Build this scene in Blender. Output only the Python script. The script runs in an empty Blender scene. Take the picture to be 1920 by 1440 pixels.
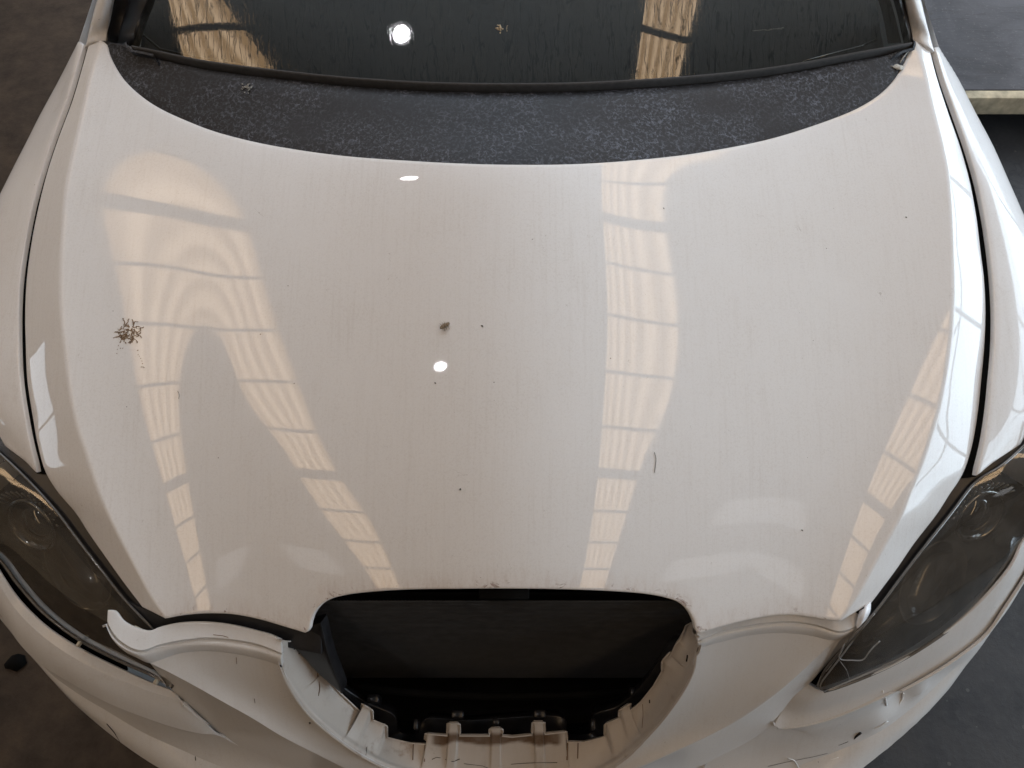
import bpy, bmesh, math, random
import numpy as np
from mathutils import Vector, Matrix, noise
S = bpy.context.scene
COL = S.collection
rnd = random.Random(7)
R = math.radians

# ------------------------------------------------------------------ camera, world, exposure
FOC = 1450.0; PITCH = R(62); CAM = np.array([.005, 0, 1.85])
cd = bpy.data.cameras.new('camera'); cam = bpy.data.objects.new('camera', cd); COL.objects.link(cam)
cam.location = CAM; cam.rotation_euler = (R(28), 0, 0)
cd.sensor_width = 36; cd.lens = 36*FOC/1920; cd.clip_start = .02; cd.clip_end = 200
S.camera = cam
W = bpy.data.worlds.new('World'); S.world = W; W.use_nodes = True
W.node_tree.nodes['Background'].inputs[0].default_value = (.62, .72, .9, 1)
W.node_tree.nodes['Background'].inputs[1].default_value = .3
S.view_settings.view_transform = 'Standard'; S.view_settings.look = 'None'
S.view_settings.exposure = EXPOSURE = 0.36
S.view_settings.gamma = 1

# light levels: clear strips, gate daylight, lamps, and fill glow added to the roof
L_SHEET = 4.8; L_GATE = 5.4; L_LAMP = 90.0; L_ROOF_FILL = 1.0; ROOF_TINT = (.76, .87, 1.)
HC=np.array([
 [0.5817,0.6907,0.7792,0.8465,0.8964,0.9371,0.9711,0.9940,1.0019,0.9988,0.9879,0.9700],
 [0.5760,0.6827,0.7684,0.8346,0.8857,0.9273,0.9612,0.9841,0.9940,0.9937,0.9853,0.9696],
 [0.5625,0.6652,0.7504,0.8154,0.8647,0.9063,0.9389,0.9616,0.9758,0.9816,0.9790,0.9685],
 [0.5495,0.6439,0.7275,0.7970,0.8478,0.8880,0.9194,0.9423,0.9588,0.9689,0.9718,0.9677],
 [0.5483,0.6298,0.7043,0.7741,0.8297,0.8721,0.9045,0.9284,0.9462,0.9588,0.9663,0.9683],
 [0.5680,0.6383,0.7029,0.7624,0.8131,0.8548,0.8897,0.9166,0.9366,0.9520,0.9635,0.9711],
 [0.6096,0.6686,0.7219,0.7679,0.8090,0.8475,0.8810,0.9081,0.9299,0.9483,0.9639,0.9766],
 [0.6694,0.7133,0.7516,0.7843,0.8155,0.8483,0.8790,0.9047,0.9272,0.9481,0.9673,0.9845],
 [0.7439,0.7703,0.7929,0.8131,0.8343,0.8586,0.8837,0.9072,0.9296,0.9520,0.9739,0.9949],
 [0.8315,0.8396,0.8466,0.8540,0.8642,0.8785,0.8961,0.9159,0.9373,0.9601,0.9838,1.0079]])
XM, Y0, Y1 = .80, .10, 1.20
HCF = np.concatenate([HC[:0:-1], HC], 0)          # the bonnet skin is symmetric about the car's axis

def _bs(t, n):
    i = np.clip(np.floor(t).astype(int), 0, n-4); s = t-i
    w = np.stack([(1-s)**3/6, (3*s**3-6*s*s+4)/6, (-3*s**3+3*s*s+3*s+1)/6, s**3/6], 1)
    return i, w
def hood_z(x, y):
    x = np.atleast_1d(np.asarray(x, float)); y = np.atleast_1d(np.asarray(y, float))
    i, a = _bs((x+XM)/(2*XM)*(HCF.shape[0]-3), HCF.shape[0]); j, b = _bs((y-Y0)/(Y1-Y0)*(HCF.shape[1]-3), HCF.shape[1])
    z = np.zeros(len(x))
    for k in range(4):
        for l in range(4): z += a[:, k]*b[:, l]*HCF[i+k, j+l]
    return z
WS = [(1.0019, 0, 0), (.6795, 0, 1), (-.5391, 2, 0), (1.2756, 4, 0), (-.0289, 0, 2), (-.0115, 2, 1), (-1.3983, 6, 0), (-.0103, 4, 1), (-.0141, 1, 0), (-.0248, 1, 1), (.0207, 3, 0)]
def glass_z(x, y):
    return sum(k*x**i*(y-1)**j for k, i, j in WS)

_F = np.array([0, math.cos(PITCH), -math.sin(PITCH)]); _U = np.array([0, math.sin(PITCH), math.cos(PITCH)]); _R = np.array([1., 0, 0])
def sight(p):
    p = np.asarray(p, float).reshape(-1, 2)
    return _F+((p[:, 0]-960)/FOC)[:, None]*_R-((p[:, 1]-720)/FOC)[:, None]*_U
def on_surf(p, fz, off=0., t0=1.2):
    """3D points of a height surface fz(x, y) that the photo's outline points p lie on"""
    d = sight(p); t = np.full(len(d), t0); e = 1e-4
    for _ in range(14):
        q = CAM+d*t[:, None]; z = fz(q[:, 0], q[:, 1])+off
        qx = CAM+d*(t+e)[:, None]
        g = q[:, 2]-z; g2 = qx[:, 2]-fz(qx[:, 0], qx[:, 1])-off
        t = t-g/((g2-g)/e)
    return CAM+d*t[:, None]
ZK = [1.0]          # how steeply everything below the bonnet's front edge falls away
def at(rows, raw=False):
    """(px, py, z) -> world"""
    a = np.array(rows, float)
    if not raw: a[:, 2] = np.where(a[:, 2] < .665, .665-(.665-a[:, 2])*ZK[0], a[:, 2])
    d = sight(a[:, :2]); t = (a[:, 2]-CAM[2])/d[:, 2]
    return CAM+d*t[:, None]
def P(x, y, z): return at([(x, y, z)])[0]

def spline(pts, n, lin=False, t=None):
    """resample by arc length, Catmull-Rom or straight"""
    p = np.asarray(pts, float)
    if not lin and len(p) > 2:
        pe = np.vstack([2*p[0]-p[1], p, 2*p[-1]-p[-2]]); out = []
        for i in range(len(p)-1):
            a, b, c, d = pe[i:i+4]; s = np.linspace(0, 1, 16, endpoint=False)[:, None]
            # centripetal-like tangents limited by segment length
            lab, lbc, lcd = [max(np.linalg.norm(v), 1e-9)**.5 for v in (b-a, c-b, d-c)]
            m1 = (c-b)+lbc*((b-a)/lab-(c-a)/(lab+lbc)); m2 = (c-b)+lbc*((d-c)/lcd-(d-b)/(lbc+lcd))
            out.append((2*s**3-3*s*s+1)*b+(s**3-2*s*s+s)*m1+(-2*s**3+3*s*s)*c+(s**3-s*s)*m2)
        p = np.vstack(out+[p[-1:]])
    L = np.concatenate([[0], np.cumsum(np.linalg.norm(np.diff(p, axis=0), axis=1))])
    T = np.linspace(0, L[-1], n) if t is None else np.asarray(t)*L[-1]
    return np.stack([np.interp(T, L, p[:, k]) for k in range(p.shape[1])], 1)

def grid_loft(rows, n, m, lin=False, rowlin=False):
    """rows of world points -> (m x n) grid, smooth along and (unless lin) across"""
    rr = np.stack([spline(r, n, rowlin) for r in rows])
    if lin or len(rr) == 2:
        out = []
        for i in range(len(rr)-1):
            k = max(1, round(m/(len(rr)-1)))
            for s in range(k): out.append(rr[i]*(1-s/k)+rr[i+1]*s/k)
        out.append(rr[-1]); return np.stack(out)
    cols = [spline(rr[:, j], m) for j in range(n)]
    return np.stack(cols, 1)
def coons(T, B, L, Rr):
    """patch from four edge curves (T, B: n points left to right; L, R: m points top to bottom)"""
    n, m = len(T), len(L); u = np.linspace(0, 1, n)[None, :, None]; v = np.linspace(0, 1, m)[:, None, None]
    return (1-v)*T[None]+v*B[None]+(1-u)*L[:, None]+u*Rr[:, None]-((1-u)*(1-v)*T[0]+u*(1-v)*T[-1]+(1-u)*v*B[0]+u*v*B[-1])

# ------------------------------------------------------------------ mesh helpers
def link(o, parent=None, label=None, cat=None, group=None, kind=None):
    COL.objects.link(o)
    if parent is not None: o.parent = parent
    for k, v in (('label', label), ('category', cat), ('group', group), ('kind', kind)):
        if v: o[k] = v
    return o
def empty(name, loc=(0, 0, 0), **kw):
    o = bpy.data.objects.new(name, None); o.location = loc; o.empty_display_size = .1
    return link(o, **kw)
def add_grid(bm, G, flip=False, uv=True):
    m, n = G.shape[:2]; V = [[bm.verts.new(G[i, j]) for j in range(n)] for i in range(m)]
    lay = bm.loops.layers.uv.verify()
    for i in range(m-1):
        for j in range(n-1):
            q = [(i, j), (i+1, j), (i+1, j+1), (i, j+1)]
            if flip: q.reverse()
            try: f = bm.faces.new([V[a][b] for a, b in q])
            except ValueError: continue
            for lp, (a, b) in zip(f.loops, q): lp[lay].uv = (b/(n-1), 1-a/(m-1))
    return V
def hem(bm, r=.0015, depth=.012, ret=.006):
    """roll every free edge of a sheet down, as pressed sheet metal and moulded plastic have it"""
    bm.normal_update()
    be = [e for e in bm.edges if len(e.link_faces) == 1]
    info = {}
    for e in be:
        f = e.link_faces[0]; a, b = e.verts; d = (b.co-a.co)
        if d.length < 1e-7: continue
        d.normalize(); o = d.cross(f.normal); mid = (a.co+b.co)/2
        if o.dot(f.calc_center_median()-mid) > 0: o = -o
        for v in (a, b):
            w = info.setdefault(v, [Vector(), Vector()]); w[0] += o; w[1] += f.normal
    ring = {}
    for v, (o, n) in info.items():
        if o.length < 1e-6 or n.length < 1e-6: continue
        o.normalize(); n.normalize()
        p1 = v.co+o*r*.7-n*r*.3; p2 = v.co+o*r-n*r; p3 = v.co+o*r-n*depth; p4 = p3-o*ret
        ring[v] = [bm.verts.new(p) for p in (p1, p2, p3, p4)]
    for e in be:
        a, b = e.verts
        if a not in ring or b not in ring: continue
        f = e.link_faces[0]
        lp = [l for l in f.loops if l.edge == e][0]
        s, t = lp.vert, lp.link_loop_next.vert
        c0 = [s]+ring[s]; c1 = [t]+ring[t]
        for k in range(4):
            try: bm.faces.new([c1[k], c0[k], c0[k+1], c1[k+1]])
            except ValueError: pass
def build(name, bm, mat, parent=None, smooth=True, sharp=None, merge=None, **kw):
    if merge: bmesh.ops.remove_doubles(bm, verts=bm.verts, dist=merge)
    me = bpy.data.meshes.new(name); bm.to_mesh(me); bm.free()
    for p in me.polygons: p.use_smooth = smooth
    if sharp and smooth: me.set_sharp_from_angle(angle=R(sharp))
    if mat: me.materials.append(mat)
    o = bpy.data.objects.new(name, me)
    return link(o, parent, **kw)
def sheet(name, grids, mat, parent=None, rim=None, sharp=35, flip=False, **kw):
    bm = bmesh.new()
    for G in grids: add_grid(bm, G, flip)
    bmesh.ops.remove_doubles(bm, verts=bm.verts, dist=2e-4)
    if rim: hem(bm, *rim)
    return build(name, bm, mat, parent, sharp=sharp, **kw)
def box(bm, lo, hi, M=None):
    v = [bm.verts.new((M @ Vector(p)) if M else p) for p in [(x, y, z) for z in (lo[2], hi[2]) for y in (lo[1], hi[1]) for x in (lo[0], hi[0])]]
    for q in ((0, 2, 3, 1), (4, 5, 7, 6), (0, 1, 5, 4), (2, 6, 7, 3), (0, 4, 6, 2), (1, 3, 7, 5)): bm.faces.new([v[k] for k in q])
    return v
def bevel(bm, w, seg=2): bmesh.ops.bevel(bm, geom=[e for e in bm.edges], offset=w, segments=seg, affect='EDGES', profile=.6)
def tube(bm, pts, rad, k=6, cap=True):
    pts = [Vector(p) for p in pts]; rings = []; n = len(pts)
    for i, p in enumerate(pts):
        d = (pts[min(i+1, n-1)]-pts[max(i-1, 0)]).normalized(); a = d.orthogonal().normalized() if i == 0 else (prev-d*prev.dot(d)).normalized(); prev = a
        b = d.cross(a); r = rad[i] if hasattr(rad, '__len__') else rad
        rings.append([bm.verts.new(p+(a*math.cos(2*math.pi*s/k)+b*math.sin(2*math.pi*s/k))*r) for s in range(k)])
    for i in range(n-1):
        for s in range(k): bm.faces.new([rings[i][s], rings[i][(s+1) % k], rings[i+1][(s+1) % k], rings[i+1][s]])
    if cap: bm.faces.new(rings[0][::-1]); bm.faces.new(rings[-1])
def lathe(bm, prof, M, k=40):
    rings = [[bm.verts.new(M @ Vector((r*math.cos(2*math.pi*s/k), r*math.sin(2*math.pi*s/k), z))) for s in range(k)] for r, z in prof]
    for i in range(len(prof)-1):
        for s in range(k): bm.faces.new([rings[i][s], rings[i][(s+1) % k], rings[i+1][(s+1) % k], rings[i+1][s]])
    return rings

# ------------------------------------------------------------------ materials
def mat(name):
    m = bpy.data.materials.new(name); m.use_nodes = True; nt = m.node_tree; nt.nodes.clear()
    out = nt.nodes.new('ShaderNodeOutputMaterial'); return m, nt, out
class N:
    """small node writer"""
    def __init__(s, nt): s.nt = nt
    def __call__(s, t, ins=None, **props):
        n = s.nt.nodes.new(t)
        for k, v in props.items(): setattr(n, k, v)
        for k, v in (ins or {}).items():
            if isinstance(v, bpy.types.NodeSocket): s.nt.links.new(v, n.inputs[k])
            else: n.inputs[k].default_value = v
        return n
    def math(s, op, a, b=0., c=0., clamp=False): return s('ShaderNodeMath', {0: a, 1: b, 2: c}, operation=op, use_clamp=clamp).outputs[0]
    def noise(s, vec, scale, detail=4, rough=.55, dist=0., out='Fac'):
        return s('ShaderNodeTexNoise', {'Vector': vec, 'Scale': scale, 'Detail': detail, 'Roughness': rough, 'Distortion': dist}).outputs[out]
    def ramp(s, f, a, b, lo=0., hi=1.): return s('ShaderNodeMapRange', {'Value': f, 'From Min': a, 'From Max': b, 'To Min': lo, 'To Max': hi}, clamp=True).outputs[0]
    def mix(s, f, a, b):
        n = s('ShaderNodeMix', data_type='RGBA'); 
        for i, v in ((0, f), (6, a), (7, b)):
            if isinstance(v, bpy.types.NodeSocket): s.nt.links.new(v, n.inputs[i])
            else: n.inputs[i].default_value = v
        return n.outputs[2]
    def scale(s, vec, x, y, z): return s('ShaderNodeMapping', {'Vector': vec, 'Scale': (x, y, z)}).outputs[0]
    def bump(s, h, strength, dist): return s('ShaderNodeBump', {'Height': h, 'Strength': strength, 'Distance': dist}).outputs[0]
def c4(*c): return (*c, 1)
def plain(name, col, rough=.5, metal=0., coat=0., var=.15, vs=60., spec=.5, bump=0.):
    m, nt, out = mat(name); n = N(nt); tc = n('ShaderNodeTexCoord').outputs['Object']
    f = n.noise(tc, vs, 5)
    cc = n.mix(n.ramp(f, .3, .7), c4(*[v*(1-var) for v in col]), c4(*[min(1, v*(1+var)) for v in col]))
    b = n('ShaderNodeBsdfPrincipled', {'Base Color': cc, 'Roughness': n.ramp(f, .2, .8, rough*.85, min(1, rough*1.15)), 'Metallic': metal, 'Coat Weight': coat, 'Specular IOR Level': spec})
    if bump: nt.links.new(n.bump(f, .5, bump), b.inputs['Normal'])
    nt.links.new(b.outputs[0], out.inputs[0]); return m

def paint_mat(name, base=(.75, .745, .745), dirt=.5, coat_w=.62, dirty_attr=False, rough=.02, under=(.33, .25, .18)):
    m, nt, out = mat(name); n = N(nt); tc = n('ShaderNodeTexCoord').outputs['Object']
    big = n.noise(tc, 3.5, 4, .6); mid = n.noise(tc, 40, 6, .65); fine = n.noise(tc, 700, 3, .7)
    col = n.mix(n.ramp(big, .3, .75), c4(*base), c4(base[0]*.965, base[1]*.955, base[2]*.94))
    col = n.mix(n.math('MULTIPLY', n.ramp(fine, .5, .8), .15), col, c4(.35, .30, .25))          # dust grain
    # dust film: speckle of dried drops and faint run-off lines down the panel
    spk = n.noise(tc, 310, 3, .6); film = n.noise(tc, 7, 5, .65)
    col = n.mix(n.math('MULTIPLY', n.ramp(spk, .50, .66), n.ramp(film, .3, .7, .05, .17)), col, c4(.42, .37, .33))
    dl = n.noise(n.scale(tc, 210, 9, 9), 1., 3, .6); col = n.mix(n.math('MULTIPLY', n.ramp(dl, .50, .70), n.ramp(film, .35, .65, .04, .13)), col, c4(.45, .40, .36))
    # tiny grit: rare voronoi cells
    vo = n('ShaderNodeTexVoronoi', {'Vector': tc, 'Scale': 55., 'Randomness': 1.}, feature='F1')
    rc = n('ShaderNodeSeparateColor', {0: vo.outputs['Color']}).outputs
    grit = n.math('MULTIPLY', n.math('LESS_THAN', vo.outputs['Distance'], n.ramp(rc[1], 0, 1, .015, .055)), n.math('GREATER_THAN', rc[0], .86))
    col = n.mix(n.math('MULTIPLY', grit, .8), col, c4(.09, .06, .04))
    # run-off streaks of dust, following the fall of the panel
    st = n.noise(n.scale(tc, 90, 7, 7), 1., 5, .6); st = n.math('MULTIPLY', n.ramp(st, .52, .78), n.ramp(mid, .4, .65))
    col = n.mix(n.math('MULTIPLY', st, .10*dirt), col, c4(*under))
    # hair-fine curved scratches
    ds = n.noise(n.scale(tc, 9, 9, 9), 1., 2, .5, 1.2, 'Color')
    wv = n.noise(n('ShaderNodeVectorMath', {0: tc, 1: n('ShaderNodeVectorMath', {0: ds, 'Scale': .12}, operation='SCALE').outputs[0]}, operation='ADD').outputs[0], 46, 2, .5)
    sc = n.math('LESS_THAN', n.math('ABSOLUTE', n.math('SUBTRACT', wv, .5)), .0016)
    sc = n.math('MULTIPLY', sc, n.ramp(n.noise(tc, 27, 2), .58, .64))
    col = n.mix(n.math('MULTIPLY', sc, .35), col, c4(.25, .22, .18))
    sa = n('ShaderNodeAttribute', attribute_name='stain').outputs['Fac']
    col = n.mix(n.math('MULTIPLY', sa, n.ramp(mid, .2, .6, .75, 1.)), col, c4(.13, .085, .055))
    if dirty_attr:
        at_ = n('ShaderNodeAttribute', attribute_name='edge_dirt').outputs['Fac']
        e = n.math('MULTIPLY', n.ramp(at_, .0, 1.), n.ramp(n.noise(n.scale(tc, 120, 30, 30), 1., 6, .7), .47, .66))
        col = n.mix(n.math('MULTIPLY', e, .28), col, c4(.34, .22, .14))
        e2 = n.math('MULTIPLY', n.ramp(at_, .60, .95), n.ramp(n.noise(n.scale(tc, 45, 45, 45), 1., 5, .75, 1.), .60, .63))
        col = n.mix(n.math('MULTIPLY', e2, .85), col, c4(.13, .05, .03))
        col = n.mix(n.math('MULTIPLY', n.ramp(at_, .0, 1.), .12), col, c4(.45, .33, .25))
    else:
        e = n.math('MULTIPLY', n.ramp(mid, .56, .70), n.ramp(big, .45, .62))
        col = n.mix(n.math('MULTIPLY', e, .30*dirt), col, c4(*under))
    peel = n.noise(tc, 260, 2, .5); 
    b = n('ShaderNodeBsdfPrincipled', {'Base Color': col, 'Roughness': .45, 'Specular IOR Level': .15,
        'Coat Weight': coat_w, 'Coat Roughness': n.ramp(mid, .35, .75, rough*(.5 if rough < .1 else .9), rough*(2.6 if rough < .1 else 1.25)), 'Coat IOR': 1.5,
        'Coat Normal': n.bump(n.math('ADD', n.math('MULTIPLY', peel, .2), n.math('MULTIPLY', fine, .14)), .45, .00002)})
    nt.links.new(b.outputs[0], out.inputs[0]); return m

PAINT = paint_mat('white_car_paint', dirty_attr=True)
PAINT2 = paint_mat('white_fender_paint', dirt=.6)
BUMP = paint_mat('shaded_bumper_white', base=(.61, .605, .60), dirt=.6, coat_w=.55, rough=.16)  # the car's white, with the dimmer front's shade put into the colour
DIRTY = paint_mat('soiled_inner_paint', base=(.50, .465, .43), dirt=3., coat_w=.12, rough=.3, under=(.20, .12, .07))
BLACK = plain('black_plastic', (.012, .012, .014), .55, var=.4, vs=90, bump=.0005)
BLACK2 = plain('satin_black_plastic', (.013, .013, .015), .32, var=.4, vs=50)
VOID = plain('deep_black_matt', (.004, .004, .004), .8, spec=.08, var=.5, vs=30)  # near-black matt, mostly for parts deep in gaps and the grille
RUBBER = plain('dusty_rubber', (.045, .045, .047), .75, var=.3, vs=120)
CHROME = plain('chromed_plastic', (.62, .62, .62), .12, metal=1., var=.1)
BEZEL = plain('smoked_bezel', (.022, .022, .022), .22, var=.35, vs=14, coat=.5)

def cowl_mat():
    m, nt, out = mat('water_marked_plastic'); n = N(nt); tc = n('ShaderNodeTexCoord').outputs['Object']
    d = n.noise(tc, 70, 3, .6, .5, 'Color'); v = n('ShaderNodeVectorMath', {0: tc, 1: n('ShaderNodeVectorMath', {0: d, 'Scale': .016}, operation='SCALE').outputs[0]}, operation='ADD').outputs[0]
    ve = n('ShaderNodeTexVoronoi', {'Vector': v, 'Scale': 80., 'Randomness': 1.}, feature='DISTANCE_TO_EDGE').outputs[0]
    rim = n.ramp(ve, .015, .085, 1, 0)
    ve2 = n('ShaderNodeTexVoronoi', {'Vector': v, 'Scale': 150., 'Randomness': 1.}, feature='DISTANCE_TO_EDGE').outputs[0]
    rim2 = n.ramp(ve2, .02, .16, 1, 0)
    brk = n.ramp(n.noise(tc, 190, 3, .6), .42, .60); area = n.ramp(n.noise(tc, 11, 4, .6), .36, .62)
    f = n.math('MULTIPLY', n.math('MAXIMUM', rim, n.math('MULTIPLY', rim2, .55)), n.math('MULTIPLY', brk, n.math('ADD', .22, area)), clamp=True)
    big = n.noise(n.scale(tc, 3, 14, 3), 1., 4, .6)
    base = n.mix(n.ramp(big, .3, .7), c4(.009, .0105, .014), c4(.018, .0205, .027))
    col = n.mix(f, base, c4(.14, .155, .19))
    b = n('ShaderNodeBsdfPrincipled', {'Base Color': col, 'Roughness': n.math('ADD', .5, n.math('MULTIPLY', f, .3)), 'Specular IOR Level': .35, 'Normal': n.bump(n.math('ADD', f, n.math('MULTIPLY', n.noise(tc, 900, 2), .25)), .6, .0004)})
    nt.links.new(b.outputs[0], out.inputs[0]); return m
COWL = cowl_mat()

def windscreen_mat():
    m, nt, out = mat('dusty_windscreen_glass'); n = N(nt); T = n('ShaderNodeTexCoord'); tc = T.outputs['Object']
    d = n.noise(n.scale(tc, 30, 30, 30), 1., 3, .6, 0., 'Color')
    v = n('ShaderNodeVectorMath', {0: tc, 1: n('ShaderNodeVectorMath', {0: d, 'Scale': .010}, operation='SCALE').outputs[0]}, operation='ADD').outputs[0]
    a = n.noise(n.scale(v, 90, 9, 9), 1., 2, .5); b_ = n.noise(n.scale(v, 170, 18, 18), 1., 2, .5)
    run = n.ramp(n.math('ABSOLUTE', n.math('SUBTRACT', a, .5)), .004, .02, 1, 0)          # clean tracks of running drops
    run2 = n.ramp(n.math('ABSOLUTE', n.math('SUBTRACT', b_, .5)), .004, .022, 1, 0)
    run = n.math('MAXIMUM', n.math('MULTIPLY', run, n.ramp(n.noise(tc, 16, 3), .30, .42)), n.math('MULTIPLY', run2, n.ramp(n.noise(tc, 25, 3), .35, .5, 0, .8)))
    edge = n.ramp(n.math('ABSOLUTE', n.math('SUBTRACT', n.math('ABSOLUTE', n.math('SUBTRACT', a, .5)), .03)), .0, .012, .5, 0)
    dust = n.math('ADD', n.ramp(n.noise(tc, 6, 4), .3, .75, .25, .75), edge)
    dust = n.math('MULTIPLY', dust, n.math('SUBTRACT', 1., run), clamp=True)
    film = n('ShaderNodeBsdfDiffuse', {'Color': c4(.30, .28, .22)})
    clear = n('ShaderNodeBsdfTransparent', {'Color': c4(.42, .44, .42)})
    body = n('ShaderNodeMixShader', {0: n.math('MULTIPLY', dust, .085), 1: clear.outputs[0], 2: film.outputs[0]})
    fr = n('ShaderNodeFresnel', {'IOR': 1.52, 'Normal': n.bump(dust, .1, .00002)}).outputs[0]
    gl = n('ShaderNodeBsdfGlossy', {'Color': c4(.9, .9, .9), 'Roughness': .015, 'Normal': n.bump(n.math('SUBTRACT', dust, run), .08, .00002)})
    fr = n.math('MULTIPLY', fr, n.math('SUBTRACT', 1.2, n.math('MULTIPLY', run, .85)))
    mx = n('ShaderNodeMixShader', {0: fr, 1: body.outputs[0], 2: gl.outputs[0]})
    nt.links.new(mx.outputs[0], out.inputs[0]); return m
GLASS = windscreen_mat()

def lens_mat():
    m, nt, out = mat('clear_lens_polycarbonate'); n = N(nt); tc = n('ShaderNodeTexCoord').outputs['Object']
    f = n.noise(tc, 30, 5, .65); haze = n.ramp(f, .35, .75, .11, .23)
    clear = n('ShaderNodeBsdfTransparent', {'Color': c4(.86, .86, .84)})
    film = n('ShaderNodeBsdfDiffuse', {'Color': c4(.28, .25, .21)})
    body = n('ShaderNodeMixShader', {0: haze, 1: clear.outputs[0], 2: film.outputs[0]})
    gl = n('ShaderNodeBsdfGlossy', {'Color': c4(1, 1, 1), 'Roughness': n.ramp(f, .3, .7, .02, .08)})
    fr = n('ShaderNodeFresnel', {'IOR': 1.5}).outputs[0]
    mx = n('ShaderNodeMixShader', {0: n.math('MULTIPLY', fr, 1.5), 1: body.outputs[0], 2: gl.outputs[0]})
    nt.links.new(mx.outputs[0], out.inputs[0]); return m
LENS = lens_mat()

def emit_mat(name, col, s, tex=None):
    m, nt, out = mat(name); n = N(nt); c = c4(*col)
    if tex == 'sheet':
        tc = n('ShaderNodeTexCoord').outputs['Object']
        w = n('ShaderNodeTexWave', {'Vector': tc, 'Scale': 2.15, 'Distortion': .6, 'Detail': 2, 'Detail Scale': 4.}, wave_type='BANDS', bands_direction='X').outputs[1]
        f = n.math('ADD', n.math('MULTIPLY', w, .65), n.math('MULTIPLY', n.noise(n.scale(tc, 14, 1.2, 1), 1., 6, .7), .8))
        c = n.mix(n.ramp(f, .5, 1.05), c4(col[0]*.62, col[1]*.54, col[2]*.42), c4(col[0]*1.2, col[1]*1.2, col[2]*1.2))
    e = n('ShaderNodeEmission', {'Color': c, 'Strength': s}); nt.links.new(e.outputs[0], out.inputs[0]); return m
SHEET = emit_mat('translucent_roof_sheet', (1., .72, .46), L_SHEET, 'sheet')
DAY = emit_mat('bright_overcast_daylight', (.72, .87, 1.), L_GATE)
PANE_GLOW = emit_mat('added_pane_glow', (.95, .97, 1.), 1.1)
WINDAY = emit_mat('window_daylight', (.80, .90, 1.), 3.5)
LAMPM = emit_mat('glowing_lamp', (1., .98, 1.), L_LAMP)

def floor_mat():
    m, nt, out = mat('oily_concrete_floor'); n = N(nt); tc = n('ShaderNodeTexCoord').outputs['Object']
    a = n.noise(tc, 1.3, 6, .62, .4); b_ = n.noise(tc, 9, 8, .7); c_ = n.noise(tc, 60, 6, .7)
    col = n.mix(n.ramp(a, .35, .68), c4(.035, .032, .030), c4(.090, .082, .075))
    col = n.mix(n.math('MULTIPLY', n.ramp(b_, .5, .72), .7), col, c4(.028, .025, .024))
    col = n.mix(n.math('MULTIPLY', n.ramp(c_, .55, .75), .45), col, c4(.17, .16, .15))
    gr = n('ShaderNodeTexVoronoi', {'Vector': tc, 'Scale': 38., 'Randomness': 1.}); gc = n('ShaderNodeSeparateColor', {0: gr.outputs['Color']}).outputs[0]
    col = n.mix(n.math('MULTIPLY', n.math('MULTIPLY', n.math('LESS_THAN', gr.outputs['Distance'], .16), n.math('GREATER_THAN', gc, .8)), .8), col, c4(.20, .19, .17))
    ck = n('ShaderNodeTexVoronoi', {'Vector': n('ShaderNodeVectorMath', {0: tc, 1: n('ShaderNodeVectorMath', {0: n.noise(tc, 4, 4, .7, 0., 'Color'), 'Scale': .5}, operation='SCALE').outputs[0]}, operation='ADD').outputs[0], 'Scale': .8}, feature='DISTANCE_TO_EDGE').outputs[0]
    col = n.mix(n.ramp(ck, .002, .006, .8, 0), col, c4(.010, .009, .008))
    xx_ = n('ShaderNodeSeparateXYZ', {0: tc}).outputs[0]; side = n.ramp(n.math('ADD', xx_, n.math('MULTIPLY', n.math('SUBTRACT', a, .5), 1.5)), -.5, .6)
    col = n.mix(n.math('SUBTRACT', 1., side), col, n.mix(n.ramp(b_, .35, .7), c4(.046, .030, .018), c4(.016, .010, .006)))   # warm side light put into the floor colour, left of the car
    col = n.mix(n.math('MULTIPLY', side, .72), col, c4(.018, .022, .029))  # cool gate-side light put into the floor colour on the right
    b = n('ShaderNodeBsdfPrincipled', {'Base Color': col, 'Roughness': n.ramp(b_, .3, .7, .45, .8), 'Specular IOR Level': .35,
        'Normal': n.bump(n.math('ADD', n.math('MULTIPLY', b_, .6), n.math('MULTIPLY', c_, .4)), .6, .004)})
    nt.links.new(b.outputs[0], out.inputs[0]); return m
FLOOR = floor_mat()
YARD = plain('pale_yard_concrete', (.72, .74, .76), .9, var=.15, vs=1.2)
WALL = plain('ochre_rendered_wall', (.40, .29, .18), .8, var=.2, vs=2)
def roof_mat(name, glow):
    m, nt, out = mat(name); n = N(nt); tc = n('ShaderNodeTexCoord').outputs['Object']
    f = n.noise(n.scale(tc, 1.2, .3, 1), 1., 5, .6); w = n('ShaderNodeTexWave', {'Vector': tc, 'Scale': 2.1}, bands_direction='X').outputs[1]
    k = n.math('ADD', n.ramp(f, .3, .7, .75, 1.15), n.math('MULTIPLY', w, .1))
    yy = n('ShaderNodeSeparateXYZ', {0: tc}).outputs[1]                  # fill glow added to the roof, much stronger behind the car
    k = n.math('MULTIPLY', k, n.ramp(yy, 3.0, 6.5, .06, 2.15))
    b = n('ShaderNodeBsdfPrincipled', {'Base Color': c4(.18, .185, .19), 'Roughness': .7, 'Emission Color': c4(*ROOF_TINT), 'Emission Strength': n.math('MULTIPLY', k, glow)})
    nt.links.new(b.outputs[0], out.inputs[0]); return m
ROOFT = roof_mat('roofing_fill_glow', L_ROOF_FILL)
ROOF = plain('grey_wall_sheet', (.38, .39, .41), .6, var=.12, vs=4)
STEEL = plain('grey_painted_steel', (.10, .10, .105), .55, var=.2, vs=5)

DARKROOF = plain('dark_roof_sheet', (.10, .10, .105), .8, var=.2, vs=2)  # dark tone chosen so front and left send less light to the car

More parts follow.
